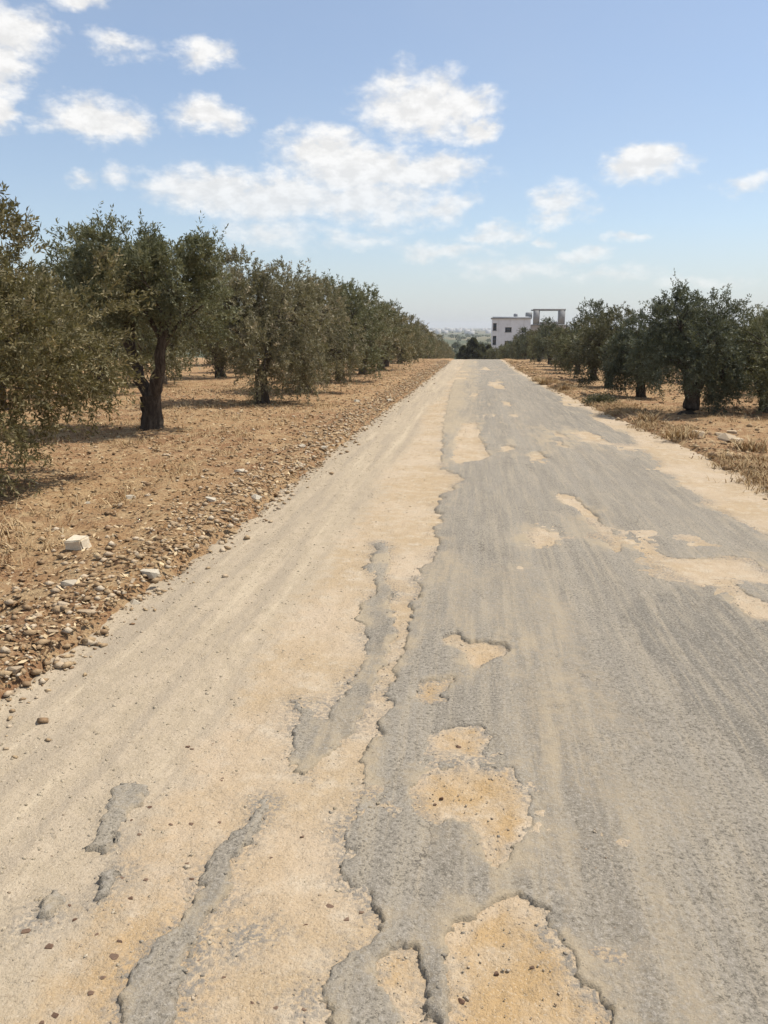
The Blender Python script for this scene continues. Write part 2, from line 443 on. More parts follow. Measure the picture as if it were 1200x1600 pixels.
DUSTY = [   # soft dusty patches: polygon, strength
 ([(640,1290),(690,1290),(690,1380),(680,1475),(645,1475),(650,1380)], .75),
 ([(905,1425),(930,1430),(943,1470),(952,1495),(920,1506),(900,1482)], .85),
 ([(900,1200),(930,1205),(930,1245),(905,1240)], .7),
 ([(780,1300),(860,1290),(900,1400),(870,1460),(790,1420),(720,1420),(760,1350)], .55),
 ([(480,1110),(590,1040),(600,1130),(560,1190),(450,1200)], .55),
 ([(1030,850),(1200,860),(1200,960),(1100,920)], .5),
 ([(700,560),(745,560),(752,640),(750,720),(690,730),(690,640)], .6),
 ([(660,850),(820,880),(960,1000),(900,1020),(700,1010),(640,990)], .42),
 ([(680,900),(790,900),(800,920),(690,915)], .55),
 ([(800,1100),(1000,1000),(1060,1100),(1100,1300),(1000,1300),(900,1160)], .28),
 ([(940,1060),(965,1050),(985,1115),(965,1125)], .6),
 ([(800,640),(960,690),(1000,740),(900,720),(800,700)], .35),
 ([(810,830),(1000,870),(900,800),(850,800)], .4),
]

def seg_dist(P, poly, lim=None):
    """signed distance (+ inside) of points P to a polygon, both (n,2)"""
    n = len(P); d2 = np.full(n, 1e9); inside = np.zeros(n, bool)
    x, y = P[:, 0], P[:, 1]
    for i in range(len(poly)):
        ax, ay = poly[i]; bx, by = poly[(i+1) % len(poly)]
        ex, ey = bx-ax, by-ay
        t = np.clip(((x-ax)*ex+(y-ay)*ey)/(ex*ex+ey*ey+1e-12), 0, 1)
        dd = (x-ax-t*ex)**2+(y-ay-t*ey)**2
        np.minimum(d2, dd, out=d2)
        if abs(ey) > 1e-12:
            c = ((ay > y) != (by > y)) & (x < ex*(y-ay)/ey+ax)
            inside ^= c
    d = np.sqrt(d2)
    return np.where(inside, d, -d)

def sd_box(P, poly, margin=.4):
    poly = np.asarray(poly)
    out = np.full(len(P), -9.0)
    lo, hi = poly.min(0)-margin, poly.max(0)+margin
    k = (P[:, 0] > lo[0]) & (P[:, 0] < hi[0]) & (P[:, 1] > lo[1]) & (P[:, 1] < hi[1])
    if k.any(): out[k] = seg_dist(P[k], poly)
    return out

def bed_relief(x, y):
    return (.016*fbm(x*2.2, y*2.2, 5, 4)+.008*fbm(x*14, y*14, 6, 3)+.004*fbm(x*40, y*40, 7, 2)
            -.014*np.exp(-((x+2.0)/.22)**2)-.010*np.exp(-((x+1.05)/.2)**2))

def build_road():
    X0, DX, NX = -3.75, .0086, 815
    def rows(a, b, f):
        v = [a]
        while v[-1] < b-1e-6: v.append(min(b, v[-1]+f(v[-1])))
        return np.array(v)
    xa = X0+DX*np.arange(NX); xb = xa[::2]
    blocks = [(xb, rows(-1.5, .9, lambda y: .05)), (xa, rows(.9, 4.6, lambda y: max(.0088, .0056*y))), (xb, rows(4.6, 95, lambda y: .0075*y))]
    xl, yl, Fl, off, seams = [], [], [], 0, []
    for bx, by in blocks:
        X, Y = np.meshgrid(bx, by); n = X.size
        idx = np.arange(n).reshape(len(by), len(bx))+off
        Fl.append(np.stack([idx[:-1, :-1], idx[:-1, 1:], idx[1:, 1:], idx[1:, :-1]], -1).reshape(-1, 4))
        if len(bx) == NX: seams += [idx[0], idx[-1]]
        xl.append(X.ravel()); yl.append(Y.ravel()); off += n
    xf, yf = np.concatenate(xl), np.concatenate(yl); F = np.concatenate(Fl)
    def weld(z):             # the finer block's odd border vertices sit on the coarser block's edge
        for r_ in seams: z[r_[1:-1:2]] = (z[r_[0:-2:2]]+z[r_[2::2]])/2
        return z
    # noise warp so that traced edges come out ragged
    wx = .065*fbm(xf*4, yf*4, 11, 5, .7)+.012*vnoise(xf*34, yf*34, 14)+.016*vnoise(xf*62, yf*62, 24)
    wy = .065*fbm(xf*4, yf*4, 31, 5, .7)+.012*vnoise(xf*34, yf*34, 44)+.016*vnoise(xf*62, yf*62, 54)
    P = np.stack([xf+wx, yf+wy], 1)
    ml = trace(MAIN_L)
    n_far = 30
    far_y = np.linspace(99, ml[0, 1]+2, n_far)
    far_l = np.stack([ml[0, 0]+.12*np.sin(far_y*.7)+.1*np.sin(far_y*1.9), far_y], 1)
    ar = ASP_R[np.argsort(ASP_R[:, 1])]
    near_r = np.array([[ar[0, 0]+.1, -2.0]])
    far_r = np.array([[ar[-1, 0], 99.0]])
    main = np.concatenate([far_l, ml, [[ml[-1, 0]-.05, -2.0]], near_r, ar, far_r])
    S = np.full(len(P), -9.0)
    # main paving: chunks limited by Y for speed is not needed, it is one pass
    S = seg_dist(P, main)
    isl = []
    for poly, lab in ISLES:
        s = sd_box(P, trace(poly)); isl.append(s)
    holes = np.full(len(P), -9.0)
    for poly in HOLES: holes = np.maximum(holes, sd_box(P, trace(poly)))
    # further ragged wear where the trace stops
    farm = sstep(9, 16, yf)
    nz = fbm(xf*1.5, yf*.30, 77, 4)
    wear = (nz-.36)*.9
    S = np.minimum(S, np.where(farm > .3, -(wear)*farm+.0, 9))
    S = np.minimum(S, -holes)
    I = np.max(np.stack(isl), 0)
    A = np.maximum(S, I)
    # ---- the sandy bed
    base = zr(yf)
    relief, ruts = bed_relief(xf, yf), 0
    in_l = xf-(edge_l(yf)); in_r = edge_r(yf)-xf
    ragged = .16*fbm(xf*1.7, yf*1.7, 91, 5, .6)+.06*vnoise(xf*14, yf*14, 92)
    e = np.minimum(in_l, in_r)+ragged
    bed_z = base+relief+ruts-.16*sstep(.05, -.25, e)
    # sand banks up a little against the paving on the left, sits lower inside the holes
    bed_z -= .006*sstep(.0, .12, holes)
    zone = edge_l(yf)+1.05+.25*fbm(xf*.8, yf*.5, 3, 3)
    grav = np.clip(sstep(.35, -.35, xf-zone)+.35*sstep(-.2, .3, xf-1.9)*0, 0, 1)
    sh = bend(yf)
    def compact(V, F, attrs):
        u, inv = np.unique(F, return_inverse=True)
        return V[u], inv.reshape(F.shape), {k: v[u] for k, v in attrs.items()}
    # ---- the paving
    T = np.clip(.0045+.028*fbm(xf*2.1, yf*2.1, 8, 3), .0006, .011)
    for k in range(2, len(isl)): T = np.where(isl[k] > -.05, .004, T)
    w = np.maximum(.011, .0052*yf)
    prof = np.clip(A/w, -1.6, 1)
    prof = np.where(prof > 0, 1-(1-prof)**3, prof)
    asp_z = base+.0042+.012*fbm(xf*.9, yf*.5, 21, 3)+.003*fbm(xf*20, yf*20, 22, 2)+np.where(prof > 0, T*prof, .05*prof)
    bed_z -= .005*sstep(.05, .14, A)
    rim = np.exp(-np.abs(A)/.035)
    asp_z += rim*(.009*vnoise(xf*55, yf*55, 301)+.008*vnoise(xf*24, yf*24, 302))
    dk = np.zeros(len(P))
    for poly in DARK: dk = np.maximum(dk, sstep(-.02, .03, sd_box(P, trace(poly), 1.5)))
    dk = np.maximum(dk, .5*farm*sstep(.0, .2, fbm(xf*.9, yf*.12, 66, 3)))
    asp_z += .006*dk
    dust = np.clip((.42*np.exp(-np.maximum(A, 0)/.03)+.42*np.exp(-np.maximum(A, 0)/.16))*(.55+2.4*fbm(xf*3.1, yf*3.1, 35, 4, .65)), 0, .9)
    for poly, s in DUSTY:
        sd = sd_box(P, trace(poly), 1.0)
        dust = np.maximum(dust, .85*s*sstep(-.22, .2, sd+.35*fbm(xf*4, yf*2, 61, 4, .6)))
    dust = np.maximum(dust, .85*sstep(.75, -.1, xf-(ml[:, 0].max()-.35)+.5*fbm(xf*2, yf*.4, 64, 4))*farm)
    dust += .28*np.maximum(0, fbm(xf*2.4, yf*.35, 71, 4))*2*(1-.6*dk)
    for k in range(len(isl)): dust += np.where(isl[k] > -.02, -.22 if k else -.05, 0)
    dust += .40*np.exp(-np.maximum(A, 0)/.4)*sstep(.02, .30, fbm(xf*7, yf*.9, 73, 5, .65))*(np.max(np.stack(isl[1:]), 0) < -.03)
    dust = np.clip(dust, 0, 1)
    keep = (e[F].max(1) > -.32) & ((A[F].min(1) < .05) | ((bed_z-asp_z)[F].max(1) > -.003))
    V = np.stack([xf+sh, yf, weld(bed_z)], 1)
    v, f, a = compact(V, F[keep], {'gravel': grav, 'grey': np.clip(np.exp(-np.maximum(-A, 0)/.05)*(.6+2*fbm(xf*3, yf*3, 36, 3)), 0, 1), 'clay': np.maximum(.9*sstep(0, .06, holes)*sstep(4.5, 3, yf), .8*sstep(2.6, 1.6, yf)*sstep(-.3, -1.0, xf))})
    o = obj('road_verge', make_mesh('road_verge', v, f, True, a), m_bed); tag(o, kind='structure')
    V = np.stack([xf+sh, yf, weld(asp_z)], 1)
    mine = np.argmax(np.concatenate([S[None], np.stack(isl)]), 0)
    fa = A[F]; wf = w[F].mean(1)
    on = fa.max(1) > -1.5*wf
    fm = mine[F[:, 0]]
    edge_in = np.minimum(edge_r(yf)-xf, 9)[F].min(1) > -.02
    on &= edge_in
    sel = F[on & (fm == 0)]
    v, f, a = compact(V, sel, {'dust': dust, 'dark': dk})
    road = obj('road', make_mesh('road', v, f, True, a), m_asp); tag(road, kind='structure')
    for k, (poly, lab) in enumerate(ISLES):
        sel = F[on & (fm == k+1)]
        if len(sel) < 4: continue
        v, f, a = compact(V, sel, {'dust': dust, 'dark': dk})
        p = obj('asphalt_patch', make_mesh('asphalt_patch', v, f, True, a), m_asp, road); p['label'] = lab
    # crumbs broken off the edges
    pr = np.exp(-((A+.015)/.035)**2)*(yf > 1.2)*(yf < 9)*np.where(yf < 4.6, 1, 6)*(np.maximum(yf, 0)**.7)*(xf < asp_r(yf)+.3)
    r = np.random.default_rng(303); pick = r.choice(len(pr), 5000, p=pr/pr.sum())
    cx, cy = xf[pick]+r.uniform(-.004, .004, 5000), yf[pick]+r.uniform(-.004, .004, 5000)
    return np.stack([cx, cy, np.maximum(bed_z, asp_z)[pick]], 1)
CRUMBS = build_road()

def land_z(x, y):
    """height of the field sheet (road corridor sunk below the road's own sheets)"""
    x = np.asarray(x, float); y = np.asarray(y, float)
    xx = x-bend(y)
    out = np.maximum(edge_l(y)-xx, xx-edge_r(y))              # > 0 outside the road
    rag = .12*fbm(xx*2.5, y*2.5, 191, 3)
    o = out+rag
    near = np.exp(-np.maximum(np.hypot(x, y-8), 0)/90)
    rel = .10*fbm(x*.35, y*.35, 51, 3)+.06*fbm(x*1.6, y*1.6, 52, 3)*near+.065*fbm(x*7, y*7, 53, 3)*near
    berm = .05*np.exp(-((out-.35)/.35)**2)
    z = zr(y)+np.where(o > 0, .02+berm+rel*sstep(0, .8, o), 0)-.22*sstep(.02, -.30, o)*sstep(95, 88, y)
    hill = 9*sstep(1500, 5200, y)*(1+.8*fbm(x*.0009, y*.0006, 57, 3))
    far = sstep(200, 500, y)
    return z+hill+far*3*fbm(x*.006, y*.004, 58, 3)

def build_ground():
    def spaced(a, d0, g, lim):
        v = [a]; d = d0
        while v[-1] < lim: v.append(v[-1]+d); d *= g
        return np.array(v)
    px = spaced(1.6, .055, 1.036, 3500); nx_ = -spaced(2.2, .05, 1.029, 3500)[::-1]
    xs = np.concatenate([nx_, np.arange(-1.9, 1.5, .3), px])
    ys = [-8.0]
    while ys[-1] < 6000:
        y = ys[-1]; ys.append(y+(.35 if y < 1.5 else max(.055, .019*y)))
    ys = np.array(ys)
    X, Y = np.meshgrid(xs, ys); xf, yf = X.ravel(), Y.ravel()
    z = land_z(xf, yf)
    far = sstep(120, 320, yf+np.abs(xf)*.6)
    idx = np.arange(len(xf)).reshape(len(ys), len(xs))
    F = np.stack([idx[:-1, :-1], idx[:-1, 1:], idx[1:, 1:], idx[1:, :-1]], -1).reshape(-1, 4)
    o = obj('ground', make_mesh('ground', np.stack([xf, yf, z], 1), F, True, {'far': far}), m_soil)
    tag(o, kind='structure')
build_ground()

# ------------------------------------------------------------------ olive trees
def tube(pts, rad, sides=7, rng=None, gnarl=0.0):
    pts = np.asarray(pts, float); n = len(pts)
    V = []; up = np.array([.13, .21, 1.0])
    for i in range(n):
        t = pts[min(i+1, n-1)]-pts[max(i-1, 0)]; t /= np.linalg.norm(t)+1e-9
        a = np.cross(t, up if abs(t[2]) < .97 else np.array([1., 0, 0])); a /= np.linalg.norm(a)+1e-9
        b = np.cross(t, a)
        for k in range(sides):
            th = 2*math.pi*k/sides
            r = rad[i]*(1+(gnarl*rng.uniform(-1, 1) if rng is not None else 0))
            V.append(pts[i]+r*(math.cos(th)*a+math.sin(th)*b))
    F = []
    for i in range(n-1):
        for k in range(sides):
            F.append((i*sides+k, i*sides+(k+1) % sides, (i+1)*sides+(k+1) % sides, (i+1)*sides+k))
    return np.array(V), np.array(F)

def bez(a, b, c, n):
    t = np.linspace(0, 1, n)[:, None]
    return (1-t)**2*a+2*t*(1-t)*b+t*t*c

def olive(seed, H, R, twigs, per, leaf, fork=.55, trunk_r=.17, skirt=.5, lobes_n=9, stems=3, shoots=1.0, low=.36, hangp=.32):
    """returns (trunk mesh, crown mesh); H tree height, R crown radius, skirt how low the foliage hangs"""
    rng = np.random.default_rng(seed)
    # lobes of the crown
    lobes = []
    a0 = rng.uniform(0, 6.28)
    for k in range(lobes_n):
        th = a0+k*2.399+rng.uniform(-.3, .3)
        f = (k+.5)/lobes_n
        h = H*(low+(.78-low)*f+rng.uniform(-.05, .05))
        rr = R*(.62*math.sqrt(max(0, 1-(f*.95)**2.2)))+rng.uniform(-.08, .08)*R
        lr = R*rng.uniform(.36, .52)
        if h+lr*1.0 > H: h = H-lr*1.0
        lobes.append((np.array([rr*math.cos(th), rr*math.sin(th), h]), lr*np.array([1, 1, rng.uniform(.85, 1.1)])))
    for k in range(int(round(5*skirt))):
        th = rng.uniform(0, 6.28)
        lobes.append((np.array([R*.68*math.cos(th), R*.68*math.sin(th), H*rng.uniform(.24, .34)]), R*np.array([.32, .32, .42])))
    # trunk and limbs
    Vs, Fs, nv = [], [], 0
    def add(v, f):
        nonlocal nv
        Vs.append(v); Fs.append(f+nv); nv += len(v)
    lean = rng.normal(0, .06, 2)
    fk = np.array([lean[0], lean[1], fork])
    tp = bez(np.array([0, 0, -.15]), np.array([lean[0]*1.6, lean[1]*1.4, fork*.5]), fk, 8)
    tr = trunk_r*np.interp(np.linspace(0, 1, 8), [0, .15, .3, .7, 1], [1.75, 1.35, 1.08, .92, 1.0])
    add(*tube(tp, tr, 11, rng, .14))
    top = sorted(lobes, key=lambda l: -l[0][2])
    ang = rng.uniform(0, 6.28)
    ends = []
    for s in range(stems):
        th = ang+s*6.283/stems+rng.uniform(-.3, .3)
        e = np.array([R*.36*math.cos(th), R*.36*math.sin(th), H*rng.uniform(.50, .62)])
        mid = fk*.45+e*.55+np.array([.14*math.cos(th), .14*math.sin(th), -.12])+rng.normal(0, .05, 3)
        p = bez(fk-np.array([0, 0, .08]), mid, e, 9)
        p[1:-1] += rng.normal(0, .018, (7, 3))
        add(*tube(p, np.linspace(trunk_r*.68, trunk_r*.30, 9), 8, rng, .10)); ends.append((p, e))
    for c, lr in lobes:
        # reach every lobe from the nearest limb
        best = min(ends, key=lambda pe: np.linalg.norm(pe[0][5]-c))
        k = int(rng.integers(4, 9)); s0 = best[0][k]
        p = bez(s0, (s0+c)/2+np.array([0, 0, .12])+rng.normal(0, .06, 3), c+rng.normal(0, .05, 3), 7)
        add(*tube(p, np.linspace(trunk_r*.28, .012, 7), 6, rng, .08))
        for q in range(4):
            d = rng.normal(0, 1, 3); d /= np.linalg.norm(d); d[2] = abs(d[2])*.8
            e = c+d*lr*.85
            p2 = bez(p[4], (p[4]+e)/2+rng.normal(0, .04, 3), e, 5)
            add(*tube(p2, np.linspace(.016, .005, 5), 5))
    trunk = make_mesh('trunk', np.concatenate(Vs), np.concatenate(Fs), True)
    # twigs with leaves
    wts = np.array([l[1][0]**2 for l in lobes]); wts /= wts.sum()
    li = rng.choice(len(lobes), twigs, p=wts)
    C = np.stack([l[0] for l in lobes])[li]; RR = np.stack([l[1] for l in lobes])[li]
    D = rng.normal(0, 1, (twigs, 3)); D /= np.linalg.norm(D, axis=1)[:, None]
    # clumps: many twigs share a direction within a lobe
    nc = 22
    CD = rng.normal(0, 1, (len(lobes), nc, 3)); CD /= np.linalg.norm(CD, axis=2)[:, :, None]
    cd = CD[li, rng.integers(0, nc, twigs)]
    D = cd+D*.34; D /= np.linalg.norm(D, axis=1)[:, None]
    inner = rng.random(twigs) < .22
    rad = np.where(inner, rng.uniform(.25, .7, twigs), rng.uniform(.74, .98, twigs))
    S = C+D*RR*rad[:, None]
    out = D*.8+np.array([0, 0, .42])+rng.normal(0, .38, (twigs, 3))
    hang = (rng.random(twigs) < hangp) & (S[:, 2] < H*.55)
    out[hang] = D[hang]*.45+np.array([0, 0, -.8])+rng.normal(0, .25, (int(hang.sum()), 3))
    top = S[:, 2] > H*.70
    out[top] += np.array([0, 0, .55])
    out /= np.linalg.norm(out, axis=1)[:, None]
    Lw = rng.uniform(.14, .34, twigs)*np.where(rng.random(twigs) < .08*shoots, 1.7, 1)
    # leaves along every twig
    t = np.tile(np.linspace(.05, 1, per), (twigs, 1))+rng.uniform(-.03, .03, (twigs, per))
    sag = (t**2)*(-.07)
    B = S[:, None, :]+out[:, None, :]*(Lw[:, None]*t)[..., None]
    B[..., 2] += sag
    B += rng.normal(0, .012, B.shape)
    A = rng.normal(0, 1, (twigs, per, 3)); A /= np.linalg.norm(A, axis=2)[..., None]
    dirv = out[:, None, :]*.75+A*.8
    dirv /= np.linalg.norm(dirv, axis=2)[..., None]
    side = np.cross(dirv, rng.normal(0, 1, dirv.shape)); side /= np.linalg.norm(side, axis=2)[..., None]+1e-9
    ln = leaf*rng.uniform(.65, 1.2, (twigs, per))[..., None]; wd = ln*.14
    b = B; tip = B+dirv*ln; m = B+dirv*ln*.5
    Q = np.stack([b, m+side*wd, tip, m-side*wd], 2).reshape(-1, 3)
    Q[:, 2] = np.maximum(Q[:, 2], .06)
    n = twigs*per
    Fq = np.arange(n*4).reshape(n, 4)
    tw = rng.random(twigs)[:, None]*.5+rng.random((twigs, per))*.5
    tw = np.where(rng.random((twigs, 1)) < .05, .95+0*tw, tw*.92)
    crown = make_mesh('crown', Q, Fq, False, {'tint': np.repeat(tw.ravel(), 4)})
    return trunk, crown

def place_tree(meshes, x, y, rz, sc, label, group=None, color=(1, 1, 1), name='olive_tree', cat='tree', sink=.03):
    z = float(land_z(np.array([x]), np.array([y]))[0])-sink
    e = empty(name, (x, y, z), rz, sc)
    tag(e, label, cat, group)
    t = obj('trunk', meshes[0], m_bark, e)
    c = obj('crown', meshes[1], m_leaf, e)
    c.color = (*color, 1)
    return e

GREY, BROWN, GREEN, DEEP = (1.75, 1.62, 1.65), (1.38, 1.20, .95), (1.22, 1.28, 1.15), (.74, .88, 1.0)
LEFT = 'olive trees along the left roadside'
RIGHT = 'olive trees along the right roadside'
# nearest trees, each grown on its own (seed, H, R, twigs, leaves, leaf, kw, x, y, colour, label)
place_tree(olive(1, 3.1, 2.1, 5600, 26, .066, skirt=.2, hangp=.25, low=.43, fork=.8, lobes_n=11, stems=3), -6.05, 7.6, 0.4, 1, 'broad brownish olive tree nearest on the left, foliage hanging almost to the ground', LEFT, BROWN)
place_tree(olive(2, 3.5, 1.4, 2600, 26, .070, fork=.62, trunk_r=.18, skirt=0, lobes_n=10, stems=2, low=.62, hangp=.0), -5.6, 12.9, 2.5, 1, 'dark green olive tree on the left with a bare forked trunk in full view', LEFT, GREEN)
place_tree(olive(3, 3.7, 1.75, 3000, 24, .082, fork=.8, trunk_r=.16, skirt=.9, lobes_n=9), -5.35, 19.2, 2.0, 1, 'grey-green olive tree, third along the left verge, one skirt drooping low', LEFT, GREY)
place_tree(olive(4, 3.8, 1.75, 2500, 22, .082, fork=.7, trunk_r=.18, skirt=.7), -5.25, 24.0, .3, 1, 'silvery olive tree, fourth along the left verge, with a thick dark trunk', LEFT, GREY)
place_tree(olive(5, 3.95, 1.9, 2100, 22, .10, fork=.6, skirt=.8), -5.15, 29.5, 3.3, 1, 'full rounded olive tree, fifth along the left verge', LEFT, GREEN)
place_tree(olive(6, 3.0, 1.05, 2100, 24, .07, fork=.45, trunk_r=.17, skirt=.6, lobes_n=8, stems=3, shoots=1.5), 4.62, 17.6, .8, 1, 'tall dark olive tree standing highest on the right side', RIGHT, DEEP)
place_tree(olive(7, 2.5, 1.5, 1900, 22, .07, fork=.4, skirt=.8, trunk_r=.12), 6.5, 18.4, 2.2, 1, 'low spreading olive tree at the far right behind the dry grass', RIGHT, GREEN)
place_tree(olive(8, 2.25, 1.0, 1100, 20, .09, fork=.5, trunk_r=.13, skirt=.6), 4.65, 22.6, .2, 1, 'small olive tree left of and behind the tallest right-hand one', RIGHT, DEEP)
place_tree(olive(9, 2.55, 1.25, 1300, 20, .095, fork=.4, trunk_r=.14, skirt=.7, stems=4), 4.5, 27.3, 1.2, 1, 'round many-stemmed olive tree, third along the right verge', RIGHT, (.95, .95, .95))
# shared meshes for the rest of the grove
POOL = [olive(21, 3.3, 1.5, 900, 18, .12, skirt=.5, low=.42, shoots=2), olive(22, 2.9, 1.6, 850, 18, .12, skirt=.3, stems=2, low=.42), olive(23, 3.6, 1.35, 850, 18, .12, skirt=.4, low=.44, shoots=2), olive(24, 2.8, 1.5, 800, 18, .12, skirt=.8)]
rg = random.Random(5)
cols = [GREY, (1.65, 1.5, 1.4), GREEN, (1.45, 1.42, 1.35), (1.6, 1.5, 1.5)]
y = 35.2; k = 0
ordn = ['sixth', 'seventh', 'eighth', 'ninth']
while y < 165:
    lab = f'{ordn[k]} olive tree along the left verge' if k < 4 else 'small far olive tree in the left roadside row'
    if k < 4: lab += [', lower than the rounded one before it', ', with pale sunlit foliage', ', its crown touching both neighbours', ', where the row begins to blend together'][k]
    sc = [1.15, 1.1, 1.05, 1.05][k] if k < 4 else rg.uniform(.85, 1.1)
    place_tree(POOL[k % 4], -5.2+rg.uniform(-.25, .25)-(.6 if y > 80 else 0), y, rg.uniform(0, 6.28), sc, lab, LEFT if k < 4 else 'far olive trees of the left row', cols[k % 5])
    y += 5.6+rg.uniform(-.5, .5); k += 1
for (bx, by, bs, lab) in [(2.3, 101, .70, 'leafy bush at the brow hiding the left foot of the house'), (3.6, 98, .76, 'low green bush-like olive at the brow, left of the house corner'), (5.0, 103, .84, 'bushy olive at the brow in front of the house'), (6.9, 108, .95, 'bushy olive below the house window')]:
    place_tree(POOL[3], bx, by, bx, bs, lab, 'bushy olives at the brow', GREEN)
y = 32.6; k = 0
labs = ['fourth olive tree along the right verge, dense and low', 'fifth olive tree along the right verge, slightly paler', 'sixth olive tree along the right verge, before the grey house']
while y < 150:
    x = 4.9+rg.uniform(-.3, .3)
    lab = labs[k] if k < 3 else 'small far olive tree in the right roadside row below the house'
    place_tree(POOL[(k+2) % 4], min(x, 16), y, rg.uniform(0, 6.28), rg.uniform(.78, .90), lab, RIGHT if k < 3 else 'far olive trees of the right row', [DEEP, GREEN, (.95, .95, .9), DEEP][k % 4])
    y += 5.6+rg.uniform(-.5, .5); k += 1
for i, (x, y) in enumerate([(-10.6, 11.5), (-10.8, 16.5), (-10.6, 21.5), (-11.0, 26.5), (-10.6, 32), (-10.8, 37.5), (-11.0, 43), (-11, 49), (-16.0, 19), (-16.2, 24.5), (-16.4, 30), (-16, 35.5), (-16.5, 41.5), (-16.2, 48), (-21.5, 27), (-21.8, 34), (-21.5, 41)]):
    place_tree(POOL[i % 4], x, y, rg.uniform(0, 6.28), rg.uniform(1.08, 1.25), 'olive tree of the inner grove behind the left roadside row', 'inner grove on the left', cols[i % 5])
for i, (x, y) in enumerate([(10.4, 22), (10.2, 28), (10.6, 34), (10.3, 40), (10.5, 47), (13.8, 31), (15.5, 37), (15.8, 44), (9.2, 19.6), (14.6, 26), (8.6, 24.5), (8.4, 31), (20, 38), (20, 46)]):
    place_tree(POOL[(i+1) % 4], x, y, rg.uniform(0, 6.28), rg.uniform(.82, .95), 'olive tree of the inner grove behind the right roadside row', 'inner grove on the right', cols[(i+2) % 5])

# dark conifer past the brow of the road
def conifer(seed, H, R):
    rng = np.random.default_rng(seed)
    v, f = tube(np.array([[0, 0, -.2], [0, .02, H*.5], [0, 0, H*.96]]), [.22, .15, .03], 8)
    tr = make_mesh('trunk', v, f, True)
    n = 9000
    h = rng.uniform(.08, 1, n)**.9
    r = R*np.minimum(1, 1.25*(1-h)**.62+.03)*np.sqrt(rng.uniform(.35, 1, n))
    th = rng.uniform(0, 6.28, n); lump = 1+.22*np.sin(th*3+h*17)+.12*np.sin(th*7-h*29)
    B = np.stack([r*lump*np.cos(th), r*lump*np.sin(th), h*H], 1)
    d = np.stack([np.cos(th), np.sin(th), rng.uniform(-.3, .9, n)], 1)+rng.normal(0, .4, (n, 3)); d /= np.linalg.norm(d, axis=1)[:, None]
    s = np.cross(d, rng.normal(0, 1, (n, 3))); s /= np.linalg.norm(s, axis=1)[:, None]
    l = rng.uniform(.2, .4, n)[:, None]
    Q = np.stack([B, B+d*l*.5+s*.06, B+d*l, B+d*l*.5-s*.06], 1).reshape(-1, 3)
    return tr, make_mesh('crown', Q, np.arange(n*4).reshape(n, 4), False, {'tint': np.repeat(rng.uniform(0, .5, n), 4)})
CON = conifer(3, 4.6, 1.7)
for (x, y, s, lab) in [(-.45, 112, .72, 'dark bushy evergreen at the brow where the road dips'), (.75, 118, .58, 'second dark evergreen close behind the first at the road brow'), (-1.9, 120, .55, 'low dark evergreen left of the other two at the road brow'), (1.9, 124, .6, 'dark evergreen nearest the house at the road brow')]:
    place_tree(CON, x, y, 1.0, s, lab, 'dark evergreens at the brow', (.60, .70, .78), 'evergreen_tree')

# ------------------------------------------------------------------ house beyond the grove
def box_mesh(name, x0, x1, y0, y1, z0, z1):
    V = [(x0, y0, z0), (x1, y0, z0), (x1, y1, z0), (x0, y1, z0), (x0, y0, z1), (x1, y0, z1), (x1, y1, z1), (x0, y1, z1)]
    F = [(0, 3, 2, 1), (4, 5, 6, 7), (0, 1, 5, 4), (1, 2, 6, 5), (2, 3, 7, 6), (3, 0, 4, 7)]
    return make_mesh(name, V, F)

def wall_holes(name, x0, x1, z0, z1, y, th, holes):
    """a wall facing -Y with real openings and their reveals"""
    xs = sorted({x0, x1, *[h[0] for h in holes], *[h[1] for h in holes]})
    zs = sorted({z0, z1, *[h[2] for h in holes], *[h[3] for h in holes]})
    V, F = [], []
    def quad(a, b, c, d):
        n = len(V); V.extend([a, b, c, d]); F.append((n, n+1, n+2, n+3))
    for i in range(len(xs)-1):
        for j in range(len(zs)-1):
            cx, cz = (xs[i]+xs[i+1])/2, (zs[j]+zs[j+1])/2
            if any(h[0] < cx < h[1] and h[2] < cz < h[3] for h in holes): continue
            a, b, c, d = xs[i], xs[i+1], zs[j], zs[j+1]
            quad((a, y, c), (b, y, c), (b, y, d), (a, y, d)); quad((a, y+th, c), (a, y+th, d), (b, y+th, d), (b, y+th, c))
    for (a, b, c, d) in holes:
        quad((a, y, c), (a, y+th, c), (b, y+th, c), (b, y, c)); quad((a, y, d), (b, y, d), (b, y+th, d), (a, y+th, d))
        quad((a, y, c), (a, y, d), (a, y+th, d), (a, y+th, c)); quad((b, y, c), (b, y+th, c), (b, y+th, d), (b, y, d))
    quad((x0, y, z0), (x0, y, z1), (x0, y+th, z1), (x0, y+th, z0)); quad((x1, y, z0), (x1, y+th, z0), (x1, y+th, z1), (x1, y, z1))
    quad((x0, y, z1), (x1, y, z1), (x1, y+th, z1), (x0, y+th, z1))
    return make_mesh(name, V, F)

